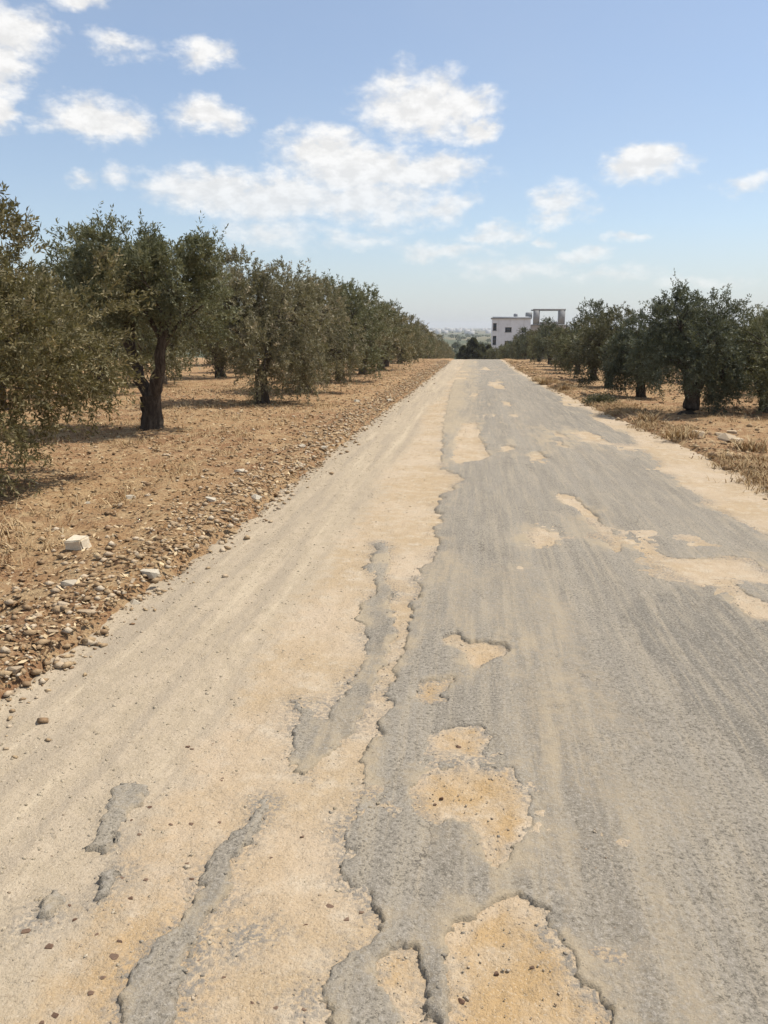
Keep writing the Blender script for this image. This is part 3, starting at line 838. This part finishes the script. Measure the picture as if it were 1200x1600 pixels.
def build_house():
    m_white = mat_wall('white_plaster', (.70, .71, .73), (.63, .64, .66))
    m_grey = mat_wall('bare_block_wall', (.34, .31, .29), (.40, .36, .33))
    m_conc = mat_wall('bare_concrete', (.26, .26, .26), (.32, .32, .31), 1.2)
    m_glass = mat_plain('dark_glass', (.03, .035, .04), .15, .5)
    m_frame = mat_plain('window_frame', (.30, .30, .31), .5)
    Y0 = 200.0; g = float(zr(Y0))-.3
    e = empty('house', (0, Y0, 0)); tag(e, 'pale half-finished concrete house with an open roof frame beyond the trees', 'house')
    def part(name, me, m, parent=e): return obj(name, me, m, parent)
    # whitewashed block
    holes = [(4.0, 4.9, .9, 2.7), (4.0, 4.9, -2.6, -.4), (7.0, 8.6, .5, 1.7), (7.0, 8.6, -2.8, -1.6), (11.0, 12.2, .4, 1.5), (11.0, 12.2, -2.9, -1.7)]
    wl = part('wall', wall_holes('wall', 3.8, 13.2, g, 3.7, 0, .25, holes), m_white)
    part('wall', box_mesh('wall', 3.8, 4.05, .25, 9, g, 3.7), m_white); part('wall', box_mesh('wall', 12.95, 13.2, .25, 9, g, 3.7), m_white)
    part('wall', box_mesh('wall', 3.8, 13.2, 9, 9.25, g, 3.7), m_white)
    part('roof_slab', box_mesh('roof_slab', 3.55, 13.45, -.25, 9.5, 3.7, 4.0), m_conc)
    part('parapet', box_mesh('parapet', 3.8, 13.2, 0, .2, 4.0, 4.25), m_white)
    for (a, b, c, d) in holes:
        w = part('window', box_mesh('window', a+.05, b-.05, .18, .21, c+.05, d-.05), m_glass)
        for nm, q in (('frame', (a, b, .12, .18, c, c+.06)), ('frame', (a, b, .12, .18, d-.06, d)), ('frame', (a, a+.06, .12, .18, c+.06, d-.06)), ('frame', (b-.06, b, .12, .18, c+.06, d-.06))):
            obj(nm, box_mesh(nm, *q), m_frame, w)
        obj('sill', box_mesh('sill', a-.1, b+.1, -.08, -.003, c-.1, c), m_conc, w)
    # bare block wing with the open frame on its roof
    hol2 = [(15.0, 16.4, -.9, .6), (18.6, 20.0, -.9, .6)]
    part('wall', wall_holes('wall', 13.203, 21.8, g, 2.1, .4, .25, hol2), m_grey)
    part('wall', box_mesh('wall', 21.55, 21.8, .65, 9, g, 2.1), m_grey); part('wall', box_mesh('wall', 13.21, 21.8, 9, 9.25, g, 2.1), m_grey)
    part('roof_slab', box_mesh('roof_slab', 13.46, 22.1, .1, 9.5, 2.1, 2.4), m_conc)
    for (a, b, c, d) in hol2:
        w = part('window', box_mesh('window', a, b, .58, .61, c, d), m_glass)
        obj('sill', box_mesh('sill', a-.1, b+.1, .32, .397, c-.1, c), m_conc, w)
    part('parapet', box_mesh('parapet', 15.4, 20.0, .3, .5, 2.4, 2.95), m_grey)
    part('stair_head', box_mesh('stair_head', 12.2, 13.7, 3.0, 6.0, 4.003, 5.3), m_conc)
    for x0, x1 in ((13.8, 15.35), (20.0, 21.5)):
        part('column', box_mesh('column', x0, x1, .3, .9, 2.4, 5.75), m_conc); part('column', box_mesh('column', x0+.5, x1-.5, 7.6, 8.0, 2.4, 5.75), m_conc)
    part('beam', box_mesh('beam', 13.7, 21.6, .25, .95, 5.75, 6.1), m_conc); part('beam', box_mesh('beam', 13.7, 21.6, 7.55, 8.05, 5.75, 6.1), m_conc)
    part('rubble_heap', box_mesh('rubble_heap', 22.103, 22.9, .6, 3, 1.3, 2.2), m_conc)
    part('water_tank', make_mesh('water_tank', *lathe([(0, 4.0), (.5, 4.0), (.52, 4.8), (.4, 5.0), (0, 5.05)], 9.6, 3.0), True), m_frame)

def lathe(prof, cx, cy, n=14):
    V, F = [], []
    for r, z in prof:
        for k in range(n): V.append((cx+r*math.cos(6.28319*k/n), cy+r*math.sin(6.28319*k/n), z))
    for i in range(len(prof)-1):
        for k in range(n): F.append((i*n+k, i*n+(k+1) % n, (i+1)*n+(k+1) % n, (i+1)*n+k))
    return np.array(V), np.array(F)
build_house()

# ------------------------------------------------------------------ stones
def ico():
    t = (1+5**.5)/2
    V = np.array([(-1, t, 0), (1, t, 0), (-1, -t, 0), (1, -t, 0), (0, -1, t), (0, 1, t), (0, -1, -t), (0, 1, -t), (t, 0, -1), (t, 0, 1), (-t, 0, -1), (-t, 0, 1)], float)
    V /= np.linalg.norm(V[0])
    F = np.array([(0, 11, 5), (0, 5, 1), (0, 1, 7), (0, 7, 10), (0, 10, 11), (1, 5, 9), (5, 11, 4), (11, 10, 2), (10, 7, 6), (7, 1, 8), (3, 9, 4), (3, 4, 2), (3, 2, 6), (3, 6, 8), (3, 8, 9), (4, 9, 5), (2, 4, 11), (6, 2, 10), (8, 6, 7), (9, 8, 1)])
    return V, F
IV, IF = ico()
def subdiv(V, F):
    V = list(map(tuple, V)); mid = {}; out = []
    def m(a, b):
        k = (min(a, b), max(a, b))
        if k not in mid:
            p = (np.array(V[a])+np.array(V[b]))/2; mid[k] = len(V); V.append(tuple(p/np.linalg.norm(p)))
        return mid[k]
    for a, b, c in F:
        ab, bc, ca = m(a, b), m(b, c), m(c, a); out += [(a, ab, ca), (ab, b, bc), (ca, bc, c), (ab, bc, ca)]
    return np.array(V), np.array(out)
IV2, IF2 = subdiv(IV, IF)

def stone_mesh(name, seed, sx, sy, sz, blocky=.0, rough=.18, hi=True, cuts=9, dmin=.42):
    r = np.random.default_rng(seed)
    V, F = (IV2, IF2) if hi else (IV, IF)
    V = V.copy()
    if blocky: V = np.sign(V)*np.abs(V)**(1-blocky); 
    for _ in range(cuts):       # knock flat facets off
        n = r.normal(0, 1, 3); n /= np.linalg.norm(n); d = r.uniform(dmin, dmin+.33)
        h = V@n-d; V = V-np.where(h > 0, h, 0)[:, None]*n
    V = V*(1+r.normal(0, rough*.35, (len(V), 1)))
    return make_mesh(name, V*np.array([sx, sy, sz]), F, False, {'tint': np.full(len(V), r.random())})

def hull_stone(seed, n):
    r = random.Random(seed); bm = bmesh.new()
    for _ in range(n):
        v = np.array([r.gauss(0, 1) for _ in range(3)]); v /= np.linalg.norm(v); v = np.sign(v)*np.abs(v)**.7*r.uniform(.85, 1.1)
        bm.verts.new((v[0], v[1]*.75, v[2]*.55))
    res = bmesh.ops.convex_hull(bm, input=bm.verts[:])
    bmesh.ops.delete(bm, geom=[g for g in res['geom_interior'] if isinstance(g, bmesh.types.BMVert)], context='VERTS')
    bmesh.ops.triangulate(bm, faces=bm.faces[:])
    me = bpy.data.meshes.new('stone'); bm.to_mesh(me); bm.free()
    a = me.attributes.new('tint', 'FLOAT', 'POINT'); a.data.foreach_set('value', [r.random()]*len(me.vertices))
    return me
SHAPES = [hull_stone(100+i, 11) for i in range(10)]
SHAPES_HI = [hull_stone(200+i, 18) for i in range(6)]
def put_stone(name, me, px, py, wpx, mat, label, cat, group=None, on_road=False, sink=.35, sq=1.0):
    g = ground_pt(px, py)
    z = float(zr(g[1])+bed_relief(np.array([g[0]]), np.array([g[1]]))[0])-.004 if on_road else float(land_z(np.array([g[0]]), np.array([g[1]]))[0])
    s = wpx/2*np.linalg.norm([g[0], g[1], 1.6])/FPX
    o = obj(name, me.copy() if me.materials and me.materials[0] != mat else me, mat)
    if not o.data.materials or o.data.materials[0] != mat:
        o.data.materials.clear(); o.data.materials.append(mat)
    o.location = (g[0], g[1], z+s*.5*sink); o.scale = (s, s, s*sq)
    o.rotation_euler = (rg.uniform(-.15, .15), rg.uniform(-.15, .15), rg.uniform(-.4, .4))
    tag(o, label, cat, group)
    return o
def block_mesh():
    bm = bmesh.new(); bmesh.ops.create_cube(bm, size=2.0); r = random.Random(3)
    for v in bm.verts: v.co.x *= r.uniform(.68, 1.0); v.co.y *= r.uniform(.45, .8); v.co.z *= r.uniform(.30, .62)
    bmesh.ops.bevel(bm, geom=bm.edges[:], offset=.11, segments=2, affect='EDGES')
    bmesh.ops.subdivide_edges(bm, edges=bm.edges[:], cuts=1)
    for v in bm.verts: v.co *= 1+r.uniform(-.08, .06)
    bmesh.ops.triangulate(bm, faces=bm.faces[:])
    me = bpy.data.meshes.new('stone_block'); bm.to_mesh(me); bm.free(); return me
m_cream = mat_stone('cream_block', (.70, .60, .44), (.74, .64, .48), (.62, .51, .36), 6)
put_stone('stone_block', block_mesh(), 122, 860, 36, m_cream, 'squarish cream stone block lying on the brown soil at left', 'stone', sq=1.0, sink=.8)
KNOWN = [
 (234,908,30,'elongated pale stone at the gravel edge, below the cream block'),(110,925,26,'flat pale stone nearer the viewer than the cream block'),(209,941,20,'small white stone right on the gravel margin'),
 (204,786,16,'pale stone in the soil directly in front of the bare forked trunk'),(138,792,12,'small white stone upslope of the cream block'),(271,831,18,'dark tan stone in the soil beside the verge bend'),
 (329,795,18,'cream stone on the verge abreast of the forked-trunk olive'),(375,745,18,'cream stone on the verge beyond the forked-trunk olive'),(401,786,18,'pale stone on the left gravel edge, opposite the far sand patch'),
 (472,708,14,'pale stone on the verge between third and fourth olive trees'),(506,707,14,'white stone on the left edge below the fourth olive'),(97,958,22,'tan stone low on the left verge'),
 (134,972,20,'tan wedge stone next to the lowest verge stones'),(26,1062,24,'broad tan stone at the lower left end of the verge'),(557,628,11,'white stone under the fifth olive tree'),(608,630,10,'pale stone high on the left verge, near the sixth olive')]
for i, (x, y_, w, lab) in enumerate(KNOWN):
    put_stone('stone', SHAPES_HI[i % 6].copy(), x, y_, w, m_pale if ('white' in lab or 'cream' in lab or 'pale' in lab) else m_stone, lab, 'stone', 'stones on the left verge')
for i, (x, y_, w, lab) in enumerate([(1136,690,26,'largest tan rock in the heap on the right verge'),(1152,694,20,'smaller tan rock on the near side of the right heap'),(1122,684,16,'tan rock at the left end of the right heap'),(1088,687,24,'flat stone lying alone in the dry grass, left of the right-hand heap'),(1143,680,15,'tan rock perched at the back of the right heap')]):
    put_stone('rock', SHAPES_HI[(i+2) % 6].copy(), x, y_, w, m_stone, lab, 'stone', 'rocks on the right verge', sink=.5)
# pebbles lying on the sand of the road
for i, (x, y_, w, lab) in enumerate([(515,1419,17,'round dark red-brown pebble on the sand by the paving edge'),(541,1437,13,'flat brown pebble right of the round dark one'),(716,1167,12,'dark pebble in the middle of a small sand hole'),(40,1452,16,'dark pebble below the leftmost asphalt scrap'),(77,1474,17,'brown pebble in the sand near the left corner'),(140,1546,14,'reddish pebble near the bottom of the sand'),(177,1493,18,'thin dark stone chip lying in orange sand')]):
    put_stone('pebble', SHAPES_HI[i % 6].copy(), x, y_, w*.78, m_pebble, lab, 'pebble', 'pebbles on the sand', True, .25)
for i, (x, y_, w) in enumerate([(204,1279,7),(218,1301,9),(190,1368,8),(228,1373,9),(203,1400,9),(108,1410,8),(150,1455,9),(117,1433,9),(185,1470,11),(82,1334,8),(234,1260,8),(267,1288,8),(298,1287,9),(343,1285,8),(292,1350,8),(300,1375,8),(472,1307,10),(424,1341,7),(478,1450,8),(396,1568,10),(430,1577,9),(475,1580,9),(85,1580,11),(65,1590,9),(775,1517,9),(722,1560,12),(690,1245,9),(680,1255,7),(832,1512,8),(245,1537,8),(160,1523,9),(565,1425,9),(345,1218,7),(348,1214,6),(293,1163,9),(300,1167,7),(310,1500,7),(350,1530,8)]):
    put_stone('pebble', SHAPES[i % 10].copy(), x, y_, w, m_pebble, 'tiny brown pebble strewn on the sandy left half of the road', 'pebble', 'tiny pebbles strewn on the sand', True, .5)
# mid-sized clods and stones one can tell apart, then the rest as one mass
rng = np.random.default_rng(9)
cnt = 0
CL = [s.copy() for s in SHAPES]; ST = [s.copy() for s in SHAPES]
for s in CL: s.materials.append(m_clod)
for s in ST: s.materials.append(m_stone)
while cnt < 170:
    yy = 3.6*math.exp(rng.uniform(0, 1.6)); el_ = float(edge_l(yy))
    xx = el_-abs(rng.normal(0, .55))-.02 if rng.random() < .6 else el_-rng.uniform(0, 3.2)
    z = float(land_z(np.array([xx]), np.array([yy]))[0])
    s = rng.uniform(.012, .032)*(1+.04*yy)
    stn = rng.random() < .5
    o = bpy.data.objects.new('stone' if stn else 'earth_clod', (ST if stn else CL)[rng.integers(10)]); COL.objects.link(o)
    o.location = (xx, yy, z+s*.2); o.scale = (s, s*rng.uniform(.7, 1.1), s*rng.uniform(.7, 1.1)); o.rotation_euler = (rng.uniform(-.4, .4), rng.uniform(-.4, .4), rng.uniform(0, 6.28))
    if stn: tag(o, 'small tan stone among the rubble of the left verge', 'stone', 'small stones in the left verge rubble')
    else: tag(o, 'brown clod of earth among the rubble of the left verge', 'clod', 'earth clods in the left verge rubble')
    cnt += 1

GV = np.array([(1, 0, 0), (-1, 0, 0), (0, 1, 0), (0, -1, 0), (0, 0, 1), (0, 0, -1), (.7, .7, .2), (-.6, -.7, .3)], float)
GF = np.array([(0, 6, 4), (6, 2, 4), (2, 1, 4), (1, 7, 4), (7, 3, 4), (3, 0, 4), (6, 0, 5), (2, 6, 5), (1, 2, 5), (7, 1, 5), (3, 7, 5), (0, 3, 5)])
def scatter(name, n, pos, size, mat, label, cat, seed, flat=.6):
    r = np.random.default_rng(seed)
    shp = []
    for k in range(8):
        v = GV*(1+r.normal(0, .20, (len(GV), 1)))*np.array([1.1, r.uniform(.7, 1.05), r.uniform(.5, .85)]); shp.append(v)
    shp = np.stack(shp)
    V = shp[r.integers(0, 8, n)]
    th = r.uniform(0, 6.28, n); c, s = np.cos(th), np.sin(th)
    V = np.stack([V[..., 0]*c[:, None]-V[..., 1]*s[:, None], V[..., 0]*s[:, None]+V[..., 1]*c[:, None], V[..., 2]], -1)
    V = V*size[:, None, None]; V = V+pos[:, None, :]
    F = GF[None]+(np.arange(n)*len(GV))[:, None, None]
    o = obj(name, make_mesh(name, V.reshape(-1, 3), F.reshape(-1, 3), False, {'tint': np.repeat(r.random(n), len(GV))}), mat)
    tag(o, label, cat, kind='stuff'); return o

def field_pts(n, side, seed, ymin=2.2, ymax=60, edge_bias=.45, wide=7.0):
    r = np.random.default_rng(seed)
    yy = ymin*np.exp(r.uniform(0, math.log(ymax/ymin), n))
    d = np.where(r.random(n) < edge_bias, np.abs(r.normal(0, .5, n)), r.uniform(0, 1, n)*wide*np.minimum(1, yy/6+.3))
    d = d-.03-r.exponential(.07, n)
    xx = edge_l(yy)-d if side < 0 else edge_r(yy)+d
    return np.stack([xx, yy, np.maximum(land_z(xx, yy), np.where(d < 0, zr(yy)+bed_relief(xx, yy), -99))], 1), r
p, r = field_pts(21000, -1, 71, edge_bias=.22)
sz = r.lognormal(-4.95, .75, len(p))*(1+.05*p[:, 1]); p[:, 2] += sz*.2
scatter('verge_rubble', len(p), p, np.minimum(sz, .035), m_clod, 'brown crumbs of earth and rubble covering the left verge', 'rubble', 72)
p, r = field_pts(4200, -1, 73, edge_bias=.55)
sz = r.lognormal(-4.8, .7, len(p))*(1+.05*p[:, 1]); p[:, 2] += sz*.2
scatter('loose_stones', len(p), p, np.minimum(sz, .035), m_stone, 'tan chips of stone sprinkled over the left verge', 'stones', 74)
p, r = field_pts(6000, 1, 75, ymin=6, edge_bias=.25)
sz = r.lognormal(-4.5, .6, len(p))*(1+.03*p[:, 1]); p[:, 2] += sz*.2
scatter('verge_rubble', len(p), p, np.minimum(sz, .07), m_clod, 'brown crumbs of earth and stone over the right verge', 'rubble', 76)
# gravel on the compacted strips
r = np.random.default_rng(85); n = 17000
yy = 1.6*np.exp(r.uniform(0, math.log(16), n)); side = r.random(n) < .93
xx = np.where(side, edge_l(yy)+np.abs(r.normal(0, .9, n)), edge_r(yy)-np.abs(r.normal(0, .35, n)))
sz = np.minimum(r.lognormal(-5.75, .45, n)*(1+.05*yy), .012)
ok = (xx < edge_l(yy)+2.3) | ~side; xx, yy, sz = xx[ok], yy[ok], sz[ok]
p = np.stack([xx, yy, zr(yy)-.001+bed_relief(xx, yy)], 1)
m_gravel = mat_stone('road_gravel', (.30, .245, .165), (.56, .47, .34), (.46, .375, .26), 40)
scatter('road_gravel', len(p), p, sz, m_gravel, 'fine pale gravel over the compacted left strip of the road', 'gravel', 86)
scatter_crumbs = np.minimum(np.random.default_rng(87).lognormal(-5.9, .5, len(CRUMBS)), .009)
CRUMBS[:, 2] -= scatter_crumbs*.15
m_crumb = mat_stone('asphalt_crumb', (.19, .165, .130), (.36, .31, .24), (.27, .235, .185), 40)
scatter('asphalt_crumbs', len(CRUMBS), CRUMBS, scatter_crumbs, m_crumb, 'grey crumbs of asphalt along the broken paving edges', 'crumbs', 88)
# grit on the road's sand
r = np.random.default_rng(81); n = 5200
yy = 1.35*np.exp(r.uniform(0, math.log(9), n)); xx = edge_l(yy)+r.uniform(0, 1, n)**1.1*2.6
sz = r.lognormal(-6.0, .45, n)
p = np.stack([xx, yy, zr(yy)-.001+bed_relief(xx, yy)], 1)
m_grit = mat_stone('road_grit', (.25, .18, .12), (.58, .48, .35), (.42, .33, .23), 40)
scatter('road_grit', n, p, np.minimum(sz, .008), m_grit, 'fine grit scattered over the sandy half of the road', 'grit', 82)

# ------------------------------------------------------------------ dry grass and low plants
def blades(P, n_per, h, spread, seed, wd=.006):
    r = np.random.default_rng(seed); n = len(P)*n_per
    B = np.repeat(P, n_per, 0)+np.stack([r.normal(0, spread, n), r.normal(0, spread, n), np.zeros(n)], 1)
    H = np.repeat(h, n_per)*r.uniform(.4, 1.1, n)
    th = r.uniform(0, 6.28, n); ln = r.uniform(.3, 2.2, n)*H
    d = np.stack([np.cos(th)*ln, np.sin(th)*ln, H], 1)
    sd = np.stack([-np.sin(th), np.cos(th), 0*th], 1)*(wd*r.uniform(.6, 1.5, n))[:, None]
    mid = B+d*np.array([.35, .35, .6]); tip = B+d
    V = np.stack([B-sd, B+sd, mid+sd*.7, tip, mid-sd*.7], 1)
    Fq = np.arange(n)[:, None]*5+np.array([[0, 1, 2, 4]]); Ft = np.arange(n)[:, None]*5+np.array([[4, 2, 3, 3]])
    tri = np.concatenate([np.arange(n)[:, None]*5+np.array([[0, 1, 2]]), np.arange(n)[:, None]*5+np.array([[0, 2, 4]]), np.arange(n)[:, None]*5+np.array([[4, 2, 3]])])
    return V.reshape(-1, 3), tri, np.repeat(r.random(n), 5)
def grass(name, P, n_per, h, spread, seed, label, kind='stuff', wd=.006, group=None):
    v, t, tint = blades(P, n_per, h, spread, seed, wd)
    o = obj(name, make_mesh(name, v, t, False, {'tint': tint}), m_grass); tag(o, label, 'grass', group, kind); return o
p, r = field_pts(2600, 1, 91, ymin=8, ymax=70, edge_bias=.6, wide=6)
k = fbm(p[:, 0]*.9, p[:, 1]*.5, 92, 3) > -.05; p = p[k]
grass('dry_grass', p, 16, np.full(len(p), .085)*r.uniform(.4, 1.3, len(p)), .08, 93, 'tan dry grass along the right verge', wd=.0045)
p, r = field_pts(6500, -1, 94, ymin=5, ymax=70, edge_bias=.0, wide=10)
k = (fbm(p[:, 0]*.8, p[:, 1]*.5, 95, 3) > -.05) & (p[:, 0] < edge_l(p[:, 1])-1.2); p = p[k]
grass('dry_stubble', p, 8, np.full(len(p), .09)*np.random.default_rng(4).uniform(.4, 1.5, len(p)), .07, 96, 'short straw stubble among the left olive trees', wd=.004)
for i, (x, y_, h, lab) in enumerate([(852,601,.32,'tall tawny grass tuft at the right road edge near the small olives'),(884,612,.20,'short dry grass tuft, next nearer along the right road edge'),(1010,664,.22,'bristly dry grass tuft beside the tallest right-hand olive'),(1065,690,.20,'straw-coloured grass tuft left of the lone flat stone'),(1172,708,.19,'dry grass tuft nearest on the right verge'),(838,596,.26,'tawny grass tuft farthest along the right road edge')]):
    g = ground_pt(x, y_); z = float(land_z(np.array([g[0]]), np.array([g[1]]))[0])
    grass('grass_tuft', np.array([[g[0], g[1], z-.01]]), 160, np.array([h]), .10+.1*h, 600+i, lab, None, .008, 'grass tufts on the right verge')
# fallen leaves, straw and crumbs lying flat in the fields
def litter(name, side, n, seed, label):
    p, r = field_pts(n, side, seed, ymin=2.5, ymax=45, edge_bias=.15, wide=7.5)
    p = p[(p[:, 0] < edge_l(p[:, 1])-.02) | (p[:, 0] > edge_r(p[:, 1])+.02)]; n = len(p)
    th = r.uniform(0, 6.28, n); l = r.uniform(.010, .028, n)*(1+.03*p[:, 1]); w = l*r.uniform(.15, .6, n)
    a = np.stack([np.cos(th)*l, np.sin(th)*l, r.normal(0, .35, n)*l], 1); b = np.stack([-np.sin(th)*w, np.cos(th)*w, r.normal(0, .35, n)*w], 1)
    c = p+np.array([0, 0, 1])*(r.uniform(.002, .014, n))[:, None]
    V = np.stack([c-a, c-b, c+a, c+b], 1).reshape(-1, 3)
    o = obj(name, make_mesh(name, V, np.arange(4*n).reshape(n, 4), False, {'tint': np.repeat(r.random(n), 4)}), m_litter); tag(o, label, 'litter', kind='stuff')
M_ = Mat('field_litter', .95, .1); _t = M_.attr('tint')
m_litter = M_.done(M_.mix(M_.ramp(_t, .55, .9), M_.mix(M_.ramp(_t, 0, .5), (.07, .04, .022), (.24, .14, .065)), (.58, .45, .27)))
litter('leaf_litter', -1, 26000, 171, 'dead leaves and straw strewn over the left verge')
litter('leaf_litter', 1, 12000, 172, 'dead leaves and straw strewn over the right verge')
# low grey-green shrub on the right verge
def shrub(x, y_, R, H, lab, seed, color):
    g = ground_pt(x, y_); z = float(land_z(np.array([g[0]]), np.array([g[1]]))[0])
    r = np.random.default_rng(seed); n = 2600
    e = empty('low_shrub', (g[0], g[1], z)); tag(e, lab, 'shrub')
    d = r.normal(0, 1, (n, 3)); d[:, 2] = np.abs(d[:, 2]); d /= np.linalg.norm(d, axis=1)[:, None]
    B = d*np.array([R, R, H])*r.uniform(.35, 1, n)[:, None]*(1+.25*np.sin(np.arctan2(d[:, 1], d[:, 0])*4))[:, None]
    q = d+r.normal(0, .5, (n, 3)); q /= np.linalg.norm(q, axis=1)[:, None]
    s = np.cross(q, r.normal(0, 1, (n, 3))); s /= np.linalg.norm(s, axis=1)[:, None]
    l = .05
    Q = np.stack([B, B+q*l*.5+s*.011, B+q*l, B+q*l*.5-s*.011], 1).reshape(-1, 3)
    c = obj('foliage', make_mesh('foliage', Q, np.arange(n*4).reshape(n, 4), False, {'tint': np.repeat(r.random(n)*.8, 4)}), m_leaf, e); c.color = (*color, 1)
    Vs, Fs, nv = [], [], 0
    for k in range(9):
        th = r.uniform(0, 6.28); v, f = tube(bez(np.array([0, 0, -.03]), np.array([.2*R*math.cos(th), .2*R*math.sin(th), H*.4]), np.array([.7*R*math.cos(th), .7*R*math.sin(th), H*.7]), 4), [.012, .009, .006, .003], 5)
        Vs.append(v); Fs.append(f+nv); nv += len(v)
    obj('stems', make_mesh('stems', np.concatenate(Vs), np.concatenate(Fs), True), m_bark, e)
shrub(938, 633, .42, .20, 'low dark grey-green shrub at the right edge of the road', 31, (.8, .8, .85))

# ------------------------------------------------------------------ far plain: woods and a town in the haze
def far_wood():
    r = np.random.default_rng(41); n = 2600
    yy = 260*np.exp(r.uniform(0, math.log(14), n)); xx = r.uniform(-.62, .62, n)*yy-.1*yy
    keep = (fbm(xx*.008, yy*.003, 43, 3) > -.08) & ~((xx > -1) & (xx < 26) & (yy < 240)); xx, yy = xx[keep], yy[keep]; n = len(xx)
    zz = land_z(xx, yy)
    S = r.uniform(1.8, 3.6, n)
    m = 42
    d = r.normal(0, 1, (n, m, 3)); d /= np.linalg.norm(d, axis=2)[..., None]; d[..., 2] = np.abs(d[..., 2])*.9
    B = np.stack([xx, yy, zz+.6], 1)[:, None, :]+d*S[:, None, None]*r.uniform(.6, 1, (n, m))[..., None]*np.array([1, 1, .95])
    q = r.normal(0, 1, (n, m, 3)); q /= np.linalg.norm(q, axis=2)[..., None]
    s = np.cross(q, d); s /= np.linalg.norm(s, axis=2)[..., None]+1e-9
    l = (S*.6)[:, None, None]
    Q = np.stack([B-q*l*.5, B+s*l*.4, B+q*l*.5, B-s*l*.4], 2).reshape(-1, 3)
    o = obj('far_wood', make_mesh('far_wood', Q, np.arange(n*m*4).reshape(-1, 4), False, {'tint': np.repeat(r.random(n*m)*.7, 4)}), m_leaf)
    o.color = (.8, .95, .8, 1); tag(o, 'hazy mass of olive groves on the far plain', 'wood', kind='stuff')
far_wood()
def far_town():
    r = np.random.default_rng(47); m = mat_wall('far_house_wall', (.62, .60, .57), (.52, .50, .47), .3)
    V, F = [], []
    for k in range(150):
        y = r.uniform(1500, 3800); x = (r.normal(-.06, .10) if k % 2 else r.uniform(-.5, .4))*y
        z = float(land_z(np.array([x]), np.array([y]))[0])-.5
        w, d, h = r.uniform(8, 18), r.uniform(8, 14), r.uniform(5, 11)
        b = len(V)
        V += [(x-w/2, y, z), (x+w/2, y, z), (x+w/2, y+d, z), (x-w/2, y+d, z), (x-w/2, y, z+h), (x+w/2, y, z+h), (x+w/2, y+d, z+h), (x-w/2, y+d, z+h)]
        F += [tuple(b+i for i in q) for q in [(4, 5, 6, 7), (0, 1, 5, 4), (1, 2, 6, 5), (2, 3, 7, 6), (3, 0, 4, 7)]]
    o = obj('far_town', make_mesh('far_town', V, F), m); tag(o, 'scatter of pale houses on the hazy horizon', 'town', kind='stuff')
far_town()

# ------------------------------------------------------------------ haze
def build_haze():
    M = bpy.data.materials.new('haze'); M.use_nodes = True
    N = M.node_tree.nodes; N.remove(N['Principled BSDF'])
    v = N.new('ShaderNodeVolumePrincipled')
    v.inputs['Color'].default_value = (.96, .98, 1.0, 1); v.inputs['Density'].default_value = .00020; v.inputs['Anisotropy'].default_value = .1
    M.node_tree.links.new(v.outputs[0], N['Material Output'].inputs['Volume'])
    o = obj('haze', box_mesh('haze', -3700, 3700, -60, 6200, -45, 36), M); tag(o, kind='stuff')
    o['label'] = 'pale summer haze lying over the whole plain'; o['category'] = 'haze'
build_haze()
